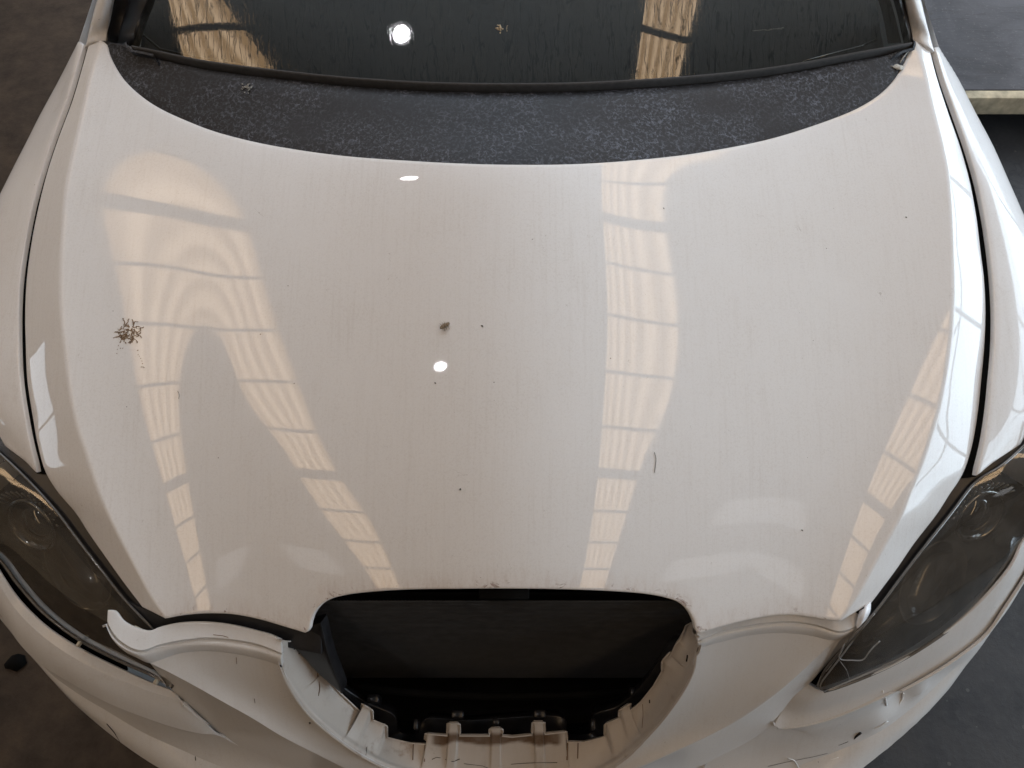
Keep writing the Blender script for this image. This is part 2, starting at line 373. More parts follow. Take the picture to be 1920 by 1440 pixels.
# ================================================================== the hall
ZR = 7.0; PY0 = 3.035; PSTEP = 1.104
WX0, WX1, WY0, WY1 = -9.0, 8.6, -10.0, 15.0
def slab(name, lo, hi, m, **kw):
    bm = bmesh.new(); box(bm, lo, hi); return build(name, bm, m, smooth=False, **kw)
bm = bmesh.new(); v = [bm.verts.new(p) for p in ((-60, -60, 0), (60, -60, 0), (60, 60, 0), (-60, 60, 0))]; bm.faces.new(v)
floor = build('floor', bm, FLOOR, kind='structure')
bm = bmesh.new(); v = [bm.verts.new(p) for p in ((8.75, -14, .004), (15, -14, .004), (15, 18, .004), (8.75, 18, .004))]; bm.faces.new(v); build('yard', bm, YARD, kind='structure')
strips = [(3.22, 3.975), (-5.145, -4.46)]
# roof: grey sheets between the rows of clear sheets
ceiling = empty('ceiling', (0, 0, ZR), kind='structure')
xs = [WX0]+[v for s in sorted(strips) for v in s]+[WX1]
for a, b in zip(xs[0::2], xs[1::2]):
    bm = bmesh.new(); box(bm, (a, -2.6, 0), (b, WY1, .05)); build('roof_sheet', bm, ROOFT if a > -6 else DARKROOF, ceiling, smooth=False)
    bm = bmesh.new(); box(bm, (a, WY0, 0), (b, -2.6, .05)); build('opaque_roof_sheet', bm, DARKROOF, ceiling, smooth=False)
ks = list(range(-10, 12))
for x0, x1 in strips:
    me = None
    for k in ks:
        yb = PY0-k*PSTEP; ya = yb-PSTEP
        if me is None:
            bm = bmesh.new(); n_ = 40; lay = []
            for i in range(n_+1):
                x = (x1-x0)*(i/n_-.5); z = .012*math.cos(2*math.pi*x/.15)
                lay.append([bm.verts.new((x, y, z)) for y in (0, PSTEP)])
            for i in range(n_): bm.faces.new([lay[i][0], lay[i][1], lay[i+1][1], lay[i+1][0]])
            o = build('clear_roof_sheet', bm, SHEET, ceiling); me = o.data
        else:
            o = bpy.data.objects.new('clear_roof_sheet', me); link(o, ceiling)
        o.location = ((x0+x1)/2, ya, .02)
for k in range(-10, 13):
    wide = (k % 5 == 0)
    if wide:
        for x0, x1 in strips:
            bm = bmesh.new(); box(bm, (x0-.02, -.13, -.06), (x1+.02, .13, -.015)); o = build('lap_strip', bm, STEEL, ceiling, smooth=False); o.location = (0, PY0-k*PSTEP, 0)
    else:
        for x0, x1 in strips:
            bm = bmesh.new(); box(bm, (x0-.02, -.034, -.05), (x1+.02, .034, -.015)); o = build('purlin', bm, STEEL, ceiling, smooth=False); o.location = (0, PY0-k*PSTEP, 0)
def wall(name, parts, m, **kw):
    bm = bmesh.new()
    for lo, hi in parts: box(bm, lo, hi)
    return build(name, bm, m, smooth=False, kind='structure', **kw)
lw = wall('left_wall', [((WX0-.2, WY0, 0), (WX0, WY1, ZR))], WALL)
fr_ = empty('window', (WX0, .2, 1.35), parent=lw)
for y0_, y1_ in ((-1.25, .12), (.18, 1.6)):
    bm = bmesh.new(); box(bm, (.012, y0_-.2, -.33), (.02, y1_-.2, .30)); build('pane', bm, WINDAY, fr_, smooth=False)
bm = bmesh.new()
for lo, hi in (((.003, -1.55, -.40), (.06, 1.5, -.33)), ((.003, -1.55, .30), (.06, 1.5, .37)), ((.003, -1.55, -.33), (.06, -1.45, .30)), ((.003, 1.4, -.33), (.06, 1.5, .30)), ((.003, -.08, -.33), (.06, -.02, .30))): box(bm, lo, hi)
build('window_frame', bm, STEEL, fr_, smooth=False)
wall('back_wall', [((WX0, WY1, 0), (WX1, WY1+.2, ZR))], ROOF)
for px_, py_, w_, l_ in ((6.1, -3.9, .55, .45), (6.2, -6.1, .8, .5), (-6.2, -5.8, .5, .5)):
    bm = bmesh.new(); box(bm, (px_-w_, py_-l_, -.03), (px_+w_, py_+l_, -.01)); build('added_glow_pane', bm, PANE_GLOW, ceiling, smooth=False)  # glowing panes added to put pale patches on the bonnet
wall('front_wall', [((WX0, WY0-.2, 0), (WX1, WY0, ZR))], DARKROOF)
GY0, GY1, GZ = -3.2, 7.5, 4.6
wall('gate_wall', [((WX1, WY0, 0), (WX1+.2, GY0, ZR)), ((WX1, GY1, 0), (WX1+.2, WY1, ZR)), ((WX1, GY0, GZ), (WX1+.2, GY1, ZR))], ROOF)
bm = bmesh.new(); v = [bm.verts.new(p) for p in ((15, -14, -.5), (15, 18, -.5), (15, 18, 12), (15, -14, 12))]; bm.faces.new(v)
build('sky', bm, DAY, kind='structure')
# gate frame: posts, rail and diagonal braces against the daylight
gf = empty('gate_frame', (WX1, (GY0+GY1)/2, 0), label='grey steel gate frame with diagonal braces in the wide doorway beside the car', cat='gate frame')
def bar(p, q, w, name='brace'):
    bm = bmesh.new(); tube(bm, [p, q], w, 4); return build(name, bm, STEEL, gf, smooth=False)
for y in (-5.2, -2.6, 0.1, 2.7, 5.2): bar((-.05, y-.15+.0, 0), (-.05, y-.15, GZ), .07, 'post')
for z in (1.5, 3.0): bar((-.05, GY0-2.15, z), (-.05, GY1-2.15, z), .05, 'rail')
for y in (-2.7, 2.6): bar((-.08, y, 3.0), (-.08, y+2.5, GZ), .05); bar((-.08, y, 3.), (-.08, y+2.5, 1.5), .05)

def hall_lamp(x, y, z, label):
    t = empty('ceiling_lamp', (x, y, z), label=label, cat='lamp', group='lamps hanging under the hall roof')
    bm = bmesh.new(); lathe(bm, [(.03, .34), (.05, .30), (.07, .22), (.16, .07), (.165, .05), (.16, .05), (.15, .08), (.06, .2)], Matrix.Diagonal((1, .5, 1, 1)), 32); build('lamp_shade', bm, STEEL, t)
    bm = bmesh.new(); bmesh.ops.create_uvsphere(bm, u_segments=24, v_segments=12, radius=1, matrix=Matrix.Translation((0, 0, .03)) @ Matrix.Diagonal((.125, .056, .06, 1))); build('bulb', bm, LAMPM, t)
    bm = bmesh.new(); tube(bm, [(0, 0, .33), (0, 0, ZR-z-.03)], .008); build('cable', bm, BLACK, t)
hall_lamp(-1.71, -.01, 5.0, 'round glowing lamp hanging over the front of the car')
hall_lamp(-2.36, 3.18, 5.0, 'round glowing lamp hanging farther back over the car roof')

# ================================================================== the car
car = empty('car', (0, .6, 0), label='white car with scuffed bonnet, torn front bumper and missing grille', cat='car')
car_off = Vector((0, -.6, 0))
def part(o):            # children are modelled in world coordinates
    return o
class _Car: pass
# the empty stays at the car's base; parts carry world coordinates through the parent inverse
_link = link
def link(o, parent=None, label=None, cat=None, group=None, kind=None):
    _link(o, parent, label, cat, group, kind)
    if parent is not None and (parent is car or parent.get('in_car')):
        o.matrix_parent_inverse = Matrix.Translation(-Vector(WORLD_OF[parent.name])); o['in_car'] = 1; WORLD_OF[o.name] = (0, 0, 0)
    return o
WORLD_OF = {'car': (0, .6, 0)}

# ---- outlines of the bonnet as seen in the photo
REAR = [(190, 76), (199, 84), (203, 100), (213, 123), (233, 153), (267, 184), (300, 205), (350, 228), (400, 247), (467, 265), (533, 278), (640, 293), (773, 303), (873, 308), (960, 310), (1073, 309), (1173, 303), (1280, 292), (1350, 281), (1413, 269), (1465, 256), (1513, 241), (1580, 217), (1613, 202), (1647, 181), (1673, 157), (1690, 133), (1700, 113), (1709, 90), (1716, 77)]
_re = on_surf(REAR, hood_z); _o = np.argsort(_re[:, 0])
def hood_zr(x, y):                                  # the skin rolls down a little towards its rear edge
    d = np.maximum(0, y-(np.interp(x, _re[_o, 0], _re[_o, 1])-.038)); k = np.clip((.60-np.abs(x))/.2, 0, 1)
    return hood_z(x, y)-.40*k*np.minimum(d, .06)**2
Hs = lambda px, off=0.: on_surf(px, hood_zr, off)
CRL = [(186, 77), (167, 140), (150, 217), (133, 293), (122, 350), (115, 433), (112, 513), (113, 580), (121, 663), (128, 720), (143, 797), (160, 847), (180, 910), (200, 960), (233, 1027), (260, 1077), (283, 1120), (309, 1158)]
CRR = [(1720, 78), (1735, 130), (1747, 187), (1763, 250), (1777, 317), (1783, 383), (1787, 480), (1788, 540), (1785, 613), (1777, 680), (1763, 757), (1747, 813), (1727, 873), (1707, 923), (1693, 960), (1663, 1017), (1633, 1073), (1607, 1120), (1577, 1163)]
GAPL = [(163, 84), (133, 187), (107, 257), (87, 317), (70, 383), (55, 460), (47, 523), (44, 580), (45, 647), (48, 713), (58, 780), (68, 835), (82, 884), (107, 920), (143, 963), (167, 1000), (200, 1047), (233, 1093), (267, 1137)]
GAPR = [(1745, 88), (1760, 145), (1780, 207), (1803, 273), (1820, 333), (1833, 400), (1843, 480), (1848, 520), (1851, 580), (1849, 647), (1843, 713), (1837, 770), (1827, 830), (1815, 872), (1803, 898), (1780, 927), (1757, 963), (1713, 1020), (1680, 1068), (1650, 1108), (1634, 1129)]
FRL = [(309, 1158), (333, 1153), (367, 1149), (400, 1148), (433, 1149.5), (467, 1155), (500, 1163), (533, 1173), (560, 1181), (571, 1184.5)]
FRN = [(571, 1184.5), (577, 1181), (580, 1167), (587, 1149), (600, 1133), (617, 1122), (645, 1114), (690, 1108), (773, 1103), (860, 1102), (940, 1101.5), (1040, 1102.5), (1140, 1106), (1207, 1111), (1247, 1118), (1275, 1128), (1293, 1145), (1304, 1166), (1308, 1182), (1313, 1186)]
FRR = [(1313, 1186), (1347, 1175), (1397, 1162), (1447, 1153), (1487, 1151), (1513, 1154), (1547, 1160), (1577, 1163)]
NU1, NU2, NU3, NV = 56, 150, 48, 190
nU = NU1+NU2+NU3-2
tt = np.concatenate([spline(FRL, NU1), spline(FRN, NU2)[1:], spline(FRR, NU3)[1:]])
Bx = tt
# rear edge: stations matched with the front ones through a smooth share of width
sB = np.linspace(0, 1, nU); arcB = np.concatenate([[0], np.cumsum(np.linalg.norm(np.diff(Bx, axis=0), axis=1))]); arcB /= arcB[-1]
xf = (np.maximum.accumulate(Bx[:, 0])-Bx[0, 0]); xf /= xf[-1]
Tt = spline(REAR, nU, t=.35*arcB+.65*xf*.5+.65*.5*sB)
Lc = spline(CRL, NV); Rc = spline(CRR, NV)
Tt[0] = Lc[0] = (Tt[0]+Lc[0])/2; Tt[-1] = Rc[0] = (Tt[-1]+Rc[0])/2; Bx[0] = Lc[-1]; Bx[-1] = Rc[-1]
PX = coons(Tt, Bx, Lc, Rc)
HG = Hs(PX.reshape(-1, 2)).reshape(NV, nU, 3)
# side flanks outboard of the shoulder line
def flank(crease_px, gap_px, drops, nside=16):
    gap_px = [(x+(3.5 if x < 900 else -3.5)*(1 if y < 900 else 0), y) for x, y in gap_px]
    c = Hs(crease_px); n = len(c); g = spline(gap_px, n); cp = crease_px
    dr = np.interp(np.linspace(0, 1, n), *zip(*drops))
    rows = []
    for s in np.linspace(0, 1, nside):
        p = cp*(1-s)+g*s; z = c[:, 2]-dr*(.80*s+.20*s*s)
        rows.append(at(np.column_stack([p, z])))
    return np.stack(rows)                      # rows: crease -> gap
DR = [(0, .010), (.08, .016), (.2, .028), (.35, .036), (.55, .040), (.75, .040), (.85, .032), (.95, .014), (1, .006)]
FL = flank(Lc, GAPL, DR); FR_ = flank(Rc, GAPR, DR)
bm = bmesh.new(); lay = bm.verts.layers.float.new('edge_dirt')
add_grid(bm, HG)
add_grid(bm, FL.transpose(1, 0, 2)[:, ::-1]); add_grid(bm, FR_.transpose(1, 0, 2))
bmesh.ops.remove_doubles(bm, verts=bm.verts, dist=1e-4)
# dirt gathers along the front lip
front = Hs(Bx[::3])
for v in bm.verts:
    p = np.array(v.co)
    if p[1] < .36:
        d = np.min(np.linalg.norm(front-p, axis=1)); v[lay] = max(0, 1-d/.030)
hem(bm, .0022, .009, .004)
hood = build('hood', bm, PAINT, car, sharp=60)

# ---- fenders
def fender(gap_px, gapz_off, sil, px_shift, side):
    g = np.array(gap_px, float); flk = FL if side < 0 else FR_
    edge = flk[-1]; zz = spline([(0, 0)]*2, 2)
    gz = np.interp(np.linspace(0, 1, len(g)), np.linspace(0, 1, len(edge)), edge[:, 2])
    return g, gz
gz_l = [.950, .925, .905, .888, .865, .842, .820, .800, .778, .757]
FGL = [(158, 84, .947), (127, 187, .922), (101, 257, .903), (81, 317, .887), (63, 383, .870), (48, 460, .850), (39, 523, .838), (36, 580, .826), (36, 647, .814), (39, 713, .801), (48, 780, .786), (58, 835, .770), (70, 884, .752)]
FML = [(150, 84, .946), (116, 185, .912), (86, 255, .893), (62, 320, .875), (38, 390, .858), (20, 460, .841), (5, 530, .826), (-4, 590, .815), (-8, 660, .803), (-8, 720, .79), (0, 775, .776), (20, 820, .763), (45, 862, .752)]
FSL = [(147, 80, .93), (112, 150, .88), (78, 212, .855), (50, 267, .835), (20, 325, .82), (-12, 390, .80), (-45, 470, .78), (-70, 560, .765), (-85, 640, .755), (-85, 700, .75), (-70, 740, .747), (-40, 780, .745), (5, 833, .745)]
def mir(rows, cx=953.5): return [(2*cx-r[0],)+tuple(r[1:]) for r in rows]
FGR = [(1751, 90, .947), (1768, 150, .930), (1790, 212, .912), (1813, 278, .897), (1830, 338, .880), (1844, 405, .864), (1855, 480, .848), (1860, 530, .838), (1863, 590, .826), (1862, 650, .814), (1857, 713, .801), (1851, 775, .786), (1842, 835, .770), (1829, 890, .752)]
FMR = [(1756, 90, .946), (1778, 150, .925), (1808, 215, .903), (1835, 280, .888), (1860, 345, .872), (1880, 410, .856), (1897, 480, .84), (1908, 540, .828), (1915, 600, .816), (1917, 660, .804), (1914, 720, .79), (1905, 775, .776), (1885, 822, .764), (1862, 866, .752)]
FSR = [(1762, 92, .93), (1797, 150, .885), (1830, 215, .855), (1863, 277, .835), (1897, 353, .815), (1925, 415, .80), (1955, 480, .78), (1980, 560, .765), (1994, 640, .755), (1994, 700, .75), (1980, 745, .747), (1955, 780, .745), (1915, 832, .745)]
FEND = {}
for rows, side in (((FGL, FML, FSL), -1), ((FGR, FMR, FSR), 1)):
    rows = ([(x+side*3.5, y, z) for x, y, z in rows[0]],)+rows[1:]
    W3 = [at(r) for r in rows]
    shade_rows = [W3[0]+np.array([-side*o, 0, z]) for o, z in ((-.003, -.009), (.008, -.012), (.020, -.016), (.022, -.05))]
    sheet('gap_shade_strip', [grid_loft(shade_rows, 60, 3, lin=True)], VOID, car)  # black strip laid below the panel gap to stand for its shade
    s3 = W3[2]; out = np.array([side, 0, 0])
    r4 = s3+out*.012+np.array([0, 0, -.06]); r5 = s3+out*.010+np.array([0, 0, -.16]); r6 = s3-out*.01+np.array([0, 0, -.30]); r6[:, 2] = np.minimum(r6[:, 2], .56)
    G = grid_loft([W3[0], W3[1], s3, r4, r5, r6], 70, 46)
    FEND[side] = G
    sheet('fender', [G], PAINT2, car, rim=(.002, .008, .003), sharp=60, flip=(side > 0), label='front fender on the shaded side' if side < 0 else 'front fender catching the daylight from the gate')
# door and sill behind each fender, seen past the pillar base
for side in (-1, 1):
    a = at([(147, 80, .93) if side < 0 else (1762, 92, .93)])[0]
    rows = []
    for dz, dx in ((0, 0), (-.10, .02), (-.35, .03), (-.6, 0)):
        rows.append(np.array([[a[0]+side*dx, a[1]+.004, a[2]+dz], [a[0]+side*(dx+.01), a[1]+.5, a[2]+dz+.01], [a[0]+side*(dx+.01), a[1]+1.2, a[2]+dz+.0]]))
    sheet('door', [grid_loft(rows, 10, 12)], PAINT2, car, flip=(side > 0), sharp=50)

# ---- windscreen, pillars, cowl
gs = lambda px, off=0.: on_surf(px, glass_z, off)
GB = [(247, 87), (300, 97.5), (367, 112), (447, 124), (533, 134), (640, 145), (773, 154), (860, 157), (940, 158), (1073, 156.5), (1173, 152), (1280, 145), (1413, 132), (1513, 117), (1613, 98), (1710, 81)]
GT = [(330, -260), (640, -240), (953, -235), (1270, -240), (1600, -260)]
GLs = [(247, 87), (262, 40), (279, -5), (300, -100), (330, -260)]; GRs = [(1710, 81), (1697, 40), (1686, -5), (1650, -120), (1600, -260)]
GG = gs(coons(spline(GB, 80), spline(GT, 80), spline(GLs, 40), spline(GRs, 40)).reshape(-1, 2)).reshape(40, 80, 3)
sheet('windshield', [GG], GLASS, car, flip=True, sharp=60)
b3 = gs(spline(GB, 120))
RS = [tuple(p) for p in REAR]
fr3 = Hs(spline(REAR, 120), -.0035); fr3[:, 1] -= .002
up = b3+np.array([0, -.0005, -.0025])
lip0 = b3+np.array([0, -.0045, .0005]); lip1 = b3+np.array([0, -.0055, -.004])
mid_a = b3*.80+fr3*.20+np.array([0, 0, -.006]); mid_b = b3*.45+fr3*.55+np.array([0, 0, -.003]); mid_c = b3*.12+fr3*.88+np.array([0, 0, .0])
gcol = grid_loft([lip1+np.array([0, 0, -.008]), mid_a, mid_b, mid_c, fr3], 160, 40)
sheet('cowl_panel', [gcol], COWL, car, flip=True and False, rim=(.001, .010, .004))
bm = bmesh.new(); lipg = np.stack([spline(x, 120) for x in (b3+np.array([0, .0012, .0012]), b3+np.array([0, 0, .0016]), b3+np.array([0, -.002, .0008]), b3+np.array([0, -.003, -.002]), b3+np.array([0, -.001, -.016]))])
add_grid(bm, lipg); build('windshield_seal', bm, RUBBER, car)
# pillars: painted outer skin and black channel
def pil(px0, px1, n=12): return None
def zline(pts): return at(pts)
for side in (-1, 1):
    if side < 0:
        o_ = [(160, 86, .945), (164, 72, .953), (170, 45, .975), (182, 0, 1.005), (205, -90, 1.07), (240, -230, 1.15)]
        m_ = [(178, 76, .958), (182, 62, .965), (190, 38, .985), (199, 0, 1.013), (222, -90, 1.08), (258, -230, 1.16)]
        i_ = [(197, 75, .957), (199, 62, .962), (204, 36, .98), (210, 0, 1.008), (233, -90, 1.075), (268, -230, 1.155)]
        k_ = [(199, 78, 0.931), (202, 60, .953), (208, 36, .97), (215, 0, .998), (238, -90, 1.065), (272, -230, 1.145)]
        l_ = [(222, 83, 0.934), (226, 60, .958), (235, 30, .975), (243, 0, 1.0), (262, -90, 1.07), (296, -230, 1.15)]
        n_ = [(249, 89, 0.952), (257, 62, .985), (268, 28, 1.0), (279, -3, 1.02), (300, -90, 1.09), (330, -230, 1.17)]
        q_ = [(253, 90, 0.947), (261, 62, .98), (272, 28, .995), (284, -3, 1.015), (305, -90, 1.085), (335, -230, 1.165)]
    else:
        o_ = [(1752, 96, .945), (1746, 75, .953), (1738, 45, .975), (1727, 0, 1.005), (1704, -90, 1.07), (1668, -230, 1.15)]
        m_ = [(1732, 82, .958), (1728, 62, .965), (1721, 38, .985), (1711, 0, 1.013), (1689, -90, 1.08), (1652, -230, 1.16)]
        i_ = [(1713, 75, .957), (1711, 62, .962), (1705, 36, .98), (1698, 0, 1.008), (1676, -90, 1.075), (1640, -230, 1.155)]
        k_ = [(1712, 77, 0.931), (1709, 60, .953), (1703, 36, .97), (1695, 0, .998), (1672, -90, 1.065), (1636, -230, 1.145)]
        l_ = [(1709, 80, 0.937), (1705, 60, .963), (1699, 30, .982), (1691, 0, 1.006), (1668, -90, 1.07), (1630, -230, 1.15)]
        n_ = [(1706, 82, 0.948), (1701, 62, .975), (1694, 28, .99), (1686, -3, 1.012), (1662, -90, 1.09), (1620, -230, 1.17)]
        q_ = [(1703, 83, 0.944), (1698, 62, .972), (1691, 28, .987), (1682, -3, 1.009), (1658, -90, 1.085), (1615, -230, 1.165)]
    oo = at(o_); low = oo+np.array([side*.02, .03, -.06])
    sheet('roof_pillar', [grid_loft([low, oo, at(m_), at(i_)], 40, 24)], PAINT2, car, rim=(.0015, .01, .004), flip=(side > 0), sharp=60)
    sheet('pillar_trim', [grid_loft([at(k_), at(l_)], 30, 4), grid_loft([at(l_)+np.array([0, 0, .004]), at(n_), at(q_)-np.array([0, 0, .01])], 30, 8)], BLACK2, car, rim=(.001, .012, .003), flip=(side > 0))
# cabin seen faintly through the glass
bm = bmesh.new()
dz = lambda x, y: glass_z(x, y)-.035-.25*np.maximum(0, y-1.10)
xs_ = np.linspace(-.64, .65, 40); G = np.stack([np.stack([xs_, np.full(40, y)-.10*(1-(xs_/.66)**2)+.02, .93+.0*xs_-.02*np.cos(xs_*3)+zz], 1) for y, zz in ((1.03, -.02), (1.12, .0), (1.25, .025), (1.45, .04), (1.6, .0), (1.62, -.3))])
sheet('dashboard', [G], BLACK, car, flip=True)
bm = bmesh.new(); box(bm, (-.72, 1.62, .30), (.72, 2.6, .34)); box(bm, (-.72, 2.6, .3), (.72, 2.65, 1.3)); build('cabin_floor', bm, VOID, car, smooth=False)
bm = bmesh.new()
tube(bm, [P(262, 60, .955), P(300, 92, .955), P(360, 106, .957), P(420, 117, .962), P(452, 122, .968)], .0022, 5); build('dashboard_edge', bm, RUBBER, car)
bm = bmesh.new()
tube(bm, [P(1505, 116, .965), P(1560, 101, .962), P(1610, 88, .958), P(1642, 75, .955)], .0018, 5); build('dashboard_edge', bm, CHROME, car)
tr = grid_loft([at([(1665, 82, .93), (1655, 30, .955), (1640, -20, .98)]), at([(1690, 80, .93), (1678, 30, .955), (1664, -20, .98)])], 10, 4)
sheet('cabin_trim', [tr], plain('brown_cabin_trim', (.10, .08, .06), .7), car)

# ---- dark structure below the bonnet and behind the bumper
bm = bmesh.new()
pts = np.linspace(0, 1, 30)
def under(y, z, w): return np.stack([np.linspace(-w, w, 30), np.full(30, y), np.full(30, z)-.03*np.abs(np.linspace(-1, 1, 30))**2], 1)
sheet('slam_panel', [np.stack([under(.30, .69, .60), under(.45, .76, .66), under(.75, .80, .70), under(1.0, .86, .66), under(1.15, .90, .55)])], VOID, car)

# ================================================================== front bumper
ZK[0] = 1.45
# crease and edge lines: (px, py, height)
def C3(rows, n, **k): return spline(at(rows), n, **k)
n1, n2 = 60, 26
# torn top flange on the left
s1 = [(203, 1145, .712), (215, 1147, .711), (233, 1167, .704), (263, 1181, .699), (283, 1184, .697), (300, 1177, .695), (333, 1169, .693), (383, 1166.5, .691), (433, 1172, .690), (483, 1184, .690), (505, 1190, .690), (525, 1199, .690)]
s2 = [(202, 1166, .708), (210, 1183, .704), (227, 1202, .699), (263, 1219, .692), (300, 1208, .689), (333, 1201, .688), (383, 1195, .687), (433, 1198, .686), (483, 1207, .686), (505, 1215, .686), (527, 1224, .686)]
s2b = [(202, 1170, .702), (210, 1187, .698), (227, 1206, .693), (263, 1223, .685), (300, 1212, .682), (333, 1204.5, .681), (383, 1198.5, .680), (433, 1201.5, .679), (483, 1210.5, .679), (505, 1218, .679), (527, 1227, .679)]
s3 = [(203, 1178, .700), (212, 1200, .692), (233, 1221, .684), (256, 1233, .676), (281, 1243, .664), (333, 1226, .666), (380, 1221, .667), (433, 1225, .666), (483, 1235, .664), (505, 1241, .663), (528, 1250, .662)]
g_fl = [grid_loft([at(s1), at(s2)], n1, 8, lin=True), grid_loft([at(s2), at(s2b)], n1, 2, lin=True), grid_loft([at(s2b), at(s3)], n1, 8, lin=True)]
# soft roll between groove and lower edge
r_ = g_fl[2]; w_ = np.sin(np.linspace(0, math.pi, r_.shape[0]))[:, None, None]; r_ += w_*np.array([0, -.0, .006])
sheet('torn_bumper_edge', g_fl, DIRTY if False else BUMP, car, rim=(.0012, .006, .003), flip=False, sharp=28, label='torn and bent top edge of the bumper lying over the headlight')

ROUT = [(525, 1199, .688), (528, 1250, .662), (545, 1290, .640), (575, 1333, .612), (620, 1375, .582), (680, 1417, .548), (730, 1441, .525), (800, 1462, .505), (870, 1472, .495), (950, 1475, .49), (1040, 1472, .495), (1100, 1462, .505), (1165, 1428, .528), (1200, 1397, .548), (1240, 1353, .582), (1270, 1312, .612), (1295, 1267, .640), (1307, 1228, .662), (1309, 1192, .688)]
ro = spline(at(ROUT), 220)
# left half: wing panel, dark-facing band, brow under the lamp, lower face, lip
UCL = [(281, 1243, .664), (320, 1262, .655), (367, 1287, .641), (420, 1317, .624), (467, 1343, .608), (533, 1383, .580), (600, 1417, .550), (660, 1447, .522), (720, 1475, .50)]
LCL = [(281, 1243, .640), (323, 1294, .590), (345, 1317, .575), (393, 1358, .545), (407, 1374, .530), (450, 1400, .505), (510, 1425, .49), (570, 1450, .47), (640, 1480, .455)]
ro_l = spline(at(ROUT[1:9]), n2)
rt = lambda r, n: spline(at(r), n)
T = rt([p for p in s3[4:]], n1); Bc = rt([(720, 1475, .50), (760, 1480, .497), (800, 1482, .494), (870, 1472, .495)], n1)
gB = coons(T, Bc, rt(UCL, n1), spline(ro_l, n1))
gC = np.stack([rt(UCL, n1)*(1-s)+rt(LCL, n1)*s for s in np.linspace(0, 1, 8)])
GE = [(-60, 960, .70), (-25, 1030, .672), (0, 1075, .655), (33, 1124, .640), (83, 1174, .628), (150, 1218, .616), (233, 1259, .602), (290, 1284, .594), (323, 1296, .590)]
GF = [(-60, 975, .697), (-30, 1042, .669), (-3, 1092, .651), (28, 1141, .636), (78, 1191, .624), (143, 1236, .612), (228, 1275, .599), (285, 1298, .592), (338, 1312, .586)]
LB = [(-85, 1010, 0.663), (-45, 1085, 0.643), (0, 1150, 0.620), (35, 1205, 0.603), (73, 1243, 0.593), (133, 1281, 0.583), (200, 1317, 0.573), (267, 1344, 0.564), (333, 1366, 0.553), (383, 1376.5, 0.545), (402, 1377, 0.540), (408, 1373, 0.539)]
LL_ = [(-62, 1008, 0.540), (-50, 1100, 0.540), (10, 1165, 0.530), (58, 1216, 0.520), (90, 1258, 0.510), (145, 1300, 0.502), (200, 1333, 0.495), (267, 1373, 0.488), (333, 1403, 0.480), (400, 1432, 0.470), (480, 1462, 0.460), (560, 1490, 0.450)]
SI = [(-42, 985, 0.515), (-32, 1100, 0.515), (0, 1150, 0.505), (50, 1218, 0.495), (78, 1246, 0.490), (125, 1305, 0.483), (167, 1344, 0.475), (233, 1397, 0.465), (300, 1441, 0.460), (380, 1480, 0.455), (460, 1510, 0.450), (540, 1530, 0.445)]
LBx = LB[:-1]+[(450, 1400, .505), (510, 1425, .49), (570, 1450, .47), (640, 1480, .455)]
lbx, ll_, si = rt(LBx, 90), rt(LL_, 90), rt(SI, 90)
kb = int(np.argmin(np.linalg.norm(lbx-P(405, 1376, .532), axis=1)))+1
ge, gf_, lb = rt(GE, kb), rt(GF, kb), lbx[:kb]
gfold = grid_loft([ge, gf_], kb, 3, lin=True)
brow = np.stack([gf_*(1-s)+lb*s+np.array([0, -.001, .004])*math.sin(math.pi*s) for s in np.linspace(0, 1, 14)])
face = np.stack([lbx*(1-s)+ll_*s+np.array([0, .006, 0])*math.sin(math.pi*s) for s in np.linspace(0, 1, 9)])
lip_ = np.stack([ll_*(1-s)+si*s+np.array([0, -.004, .004])*math.sin(math.pi*s) for s in np.linspace(0, 1, 8)])
undl = np.stack([si, si+np.array([.010, .012, -.02]), si+np.array([.022, .03, -.10]), si+np.array([.05, .07, -.22]), si+np.array([.10, .12, -.24])])
tip = grid_loft([rt([(338, 1312, .586), (365, 1335, .570), (393, 1358, .548), (408, 1373, .531)], 12), rt([(323, 1296, .590), (345, 1317, .575), (393, 1358, .545), (407, 1374, .530)], 12)], 12, 2, lin=True)
left_grids = [gB, gC, gfold, brow, face, lip_, undl, tip]

# right half
t3 = [(1309, 1216, .668), (1347, 1205, .668), (1397, 1193, .669), (1447, 1187.5, .669), (1513, 1191, .667), (1563, 1201, .664)]
t1 = [(1308, 1184, .694), (1347, 1172, .694), (1397, 1158, .694), (1447, 1149, .694), (1487, 1147, .694), (1530, 1152, .694), (1577, 1158, .694), (1600, 1150, .693), (1632, 1128, .692)]
t2 = [(1309, 1200, .688), (1347, 1184, .688), (1397, 1173, .688), (1447, 1166, .688), (1490, 1165, .687), (1530, 1171, .686), (1573, 1183, .685), (1590, 1180, .685), (1615, 1168, .683)]
t2b = [(1309, 1203, .682), (1347, 1187, .682), (1397, 1176, .682), (1447, 1169, .682), (1490, 1168, .681), (1530, 1174, .680), (1573, 1187, .679), (1590, 1184, .680), (1613, 1171, .679)]
t3x = t3+[(1597, 1193, .664)]
UCR = [(1563, 1201, .664), (1540, 1224, .655), (1513, 1250, .643), (1480, 1280, .628), (1447, 1307, .612), (1380, 1353, .580), (1280, 1403, .550), (1225, 1432, .522), (1175, 1465, .50)]
LCR = [(1597, 1193, .660), (1563, 1230, .640), (1540, 1257, .618), (1515, 1284, .597), (1492, 1302, .585), (1467, 1333, .560), (1449, 1357, .545), (1400, 1392, .505), (1330, 1428, .48), (1260, 1470, .455)]
ro_r = spline(np.vstack([at(t3[:1]), at(ROUT[9:17])[::-1]]), 40)
t3s = rt(t3x, n1); Tr = spline(t3s[:1+int(np.argmin(np.linalg.norm(t3s-P(1563, 1201, .664), axis=1)))], n1, lin=True)                              # from ring to crease
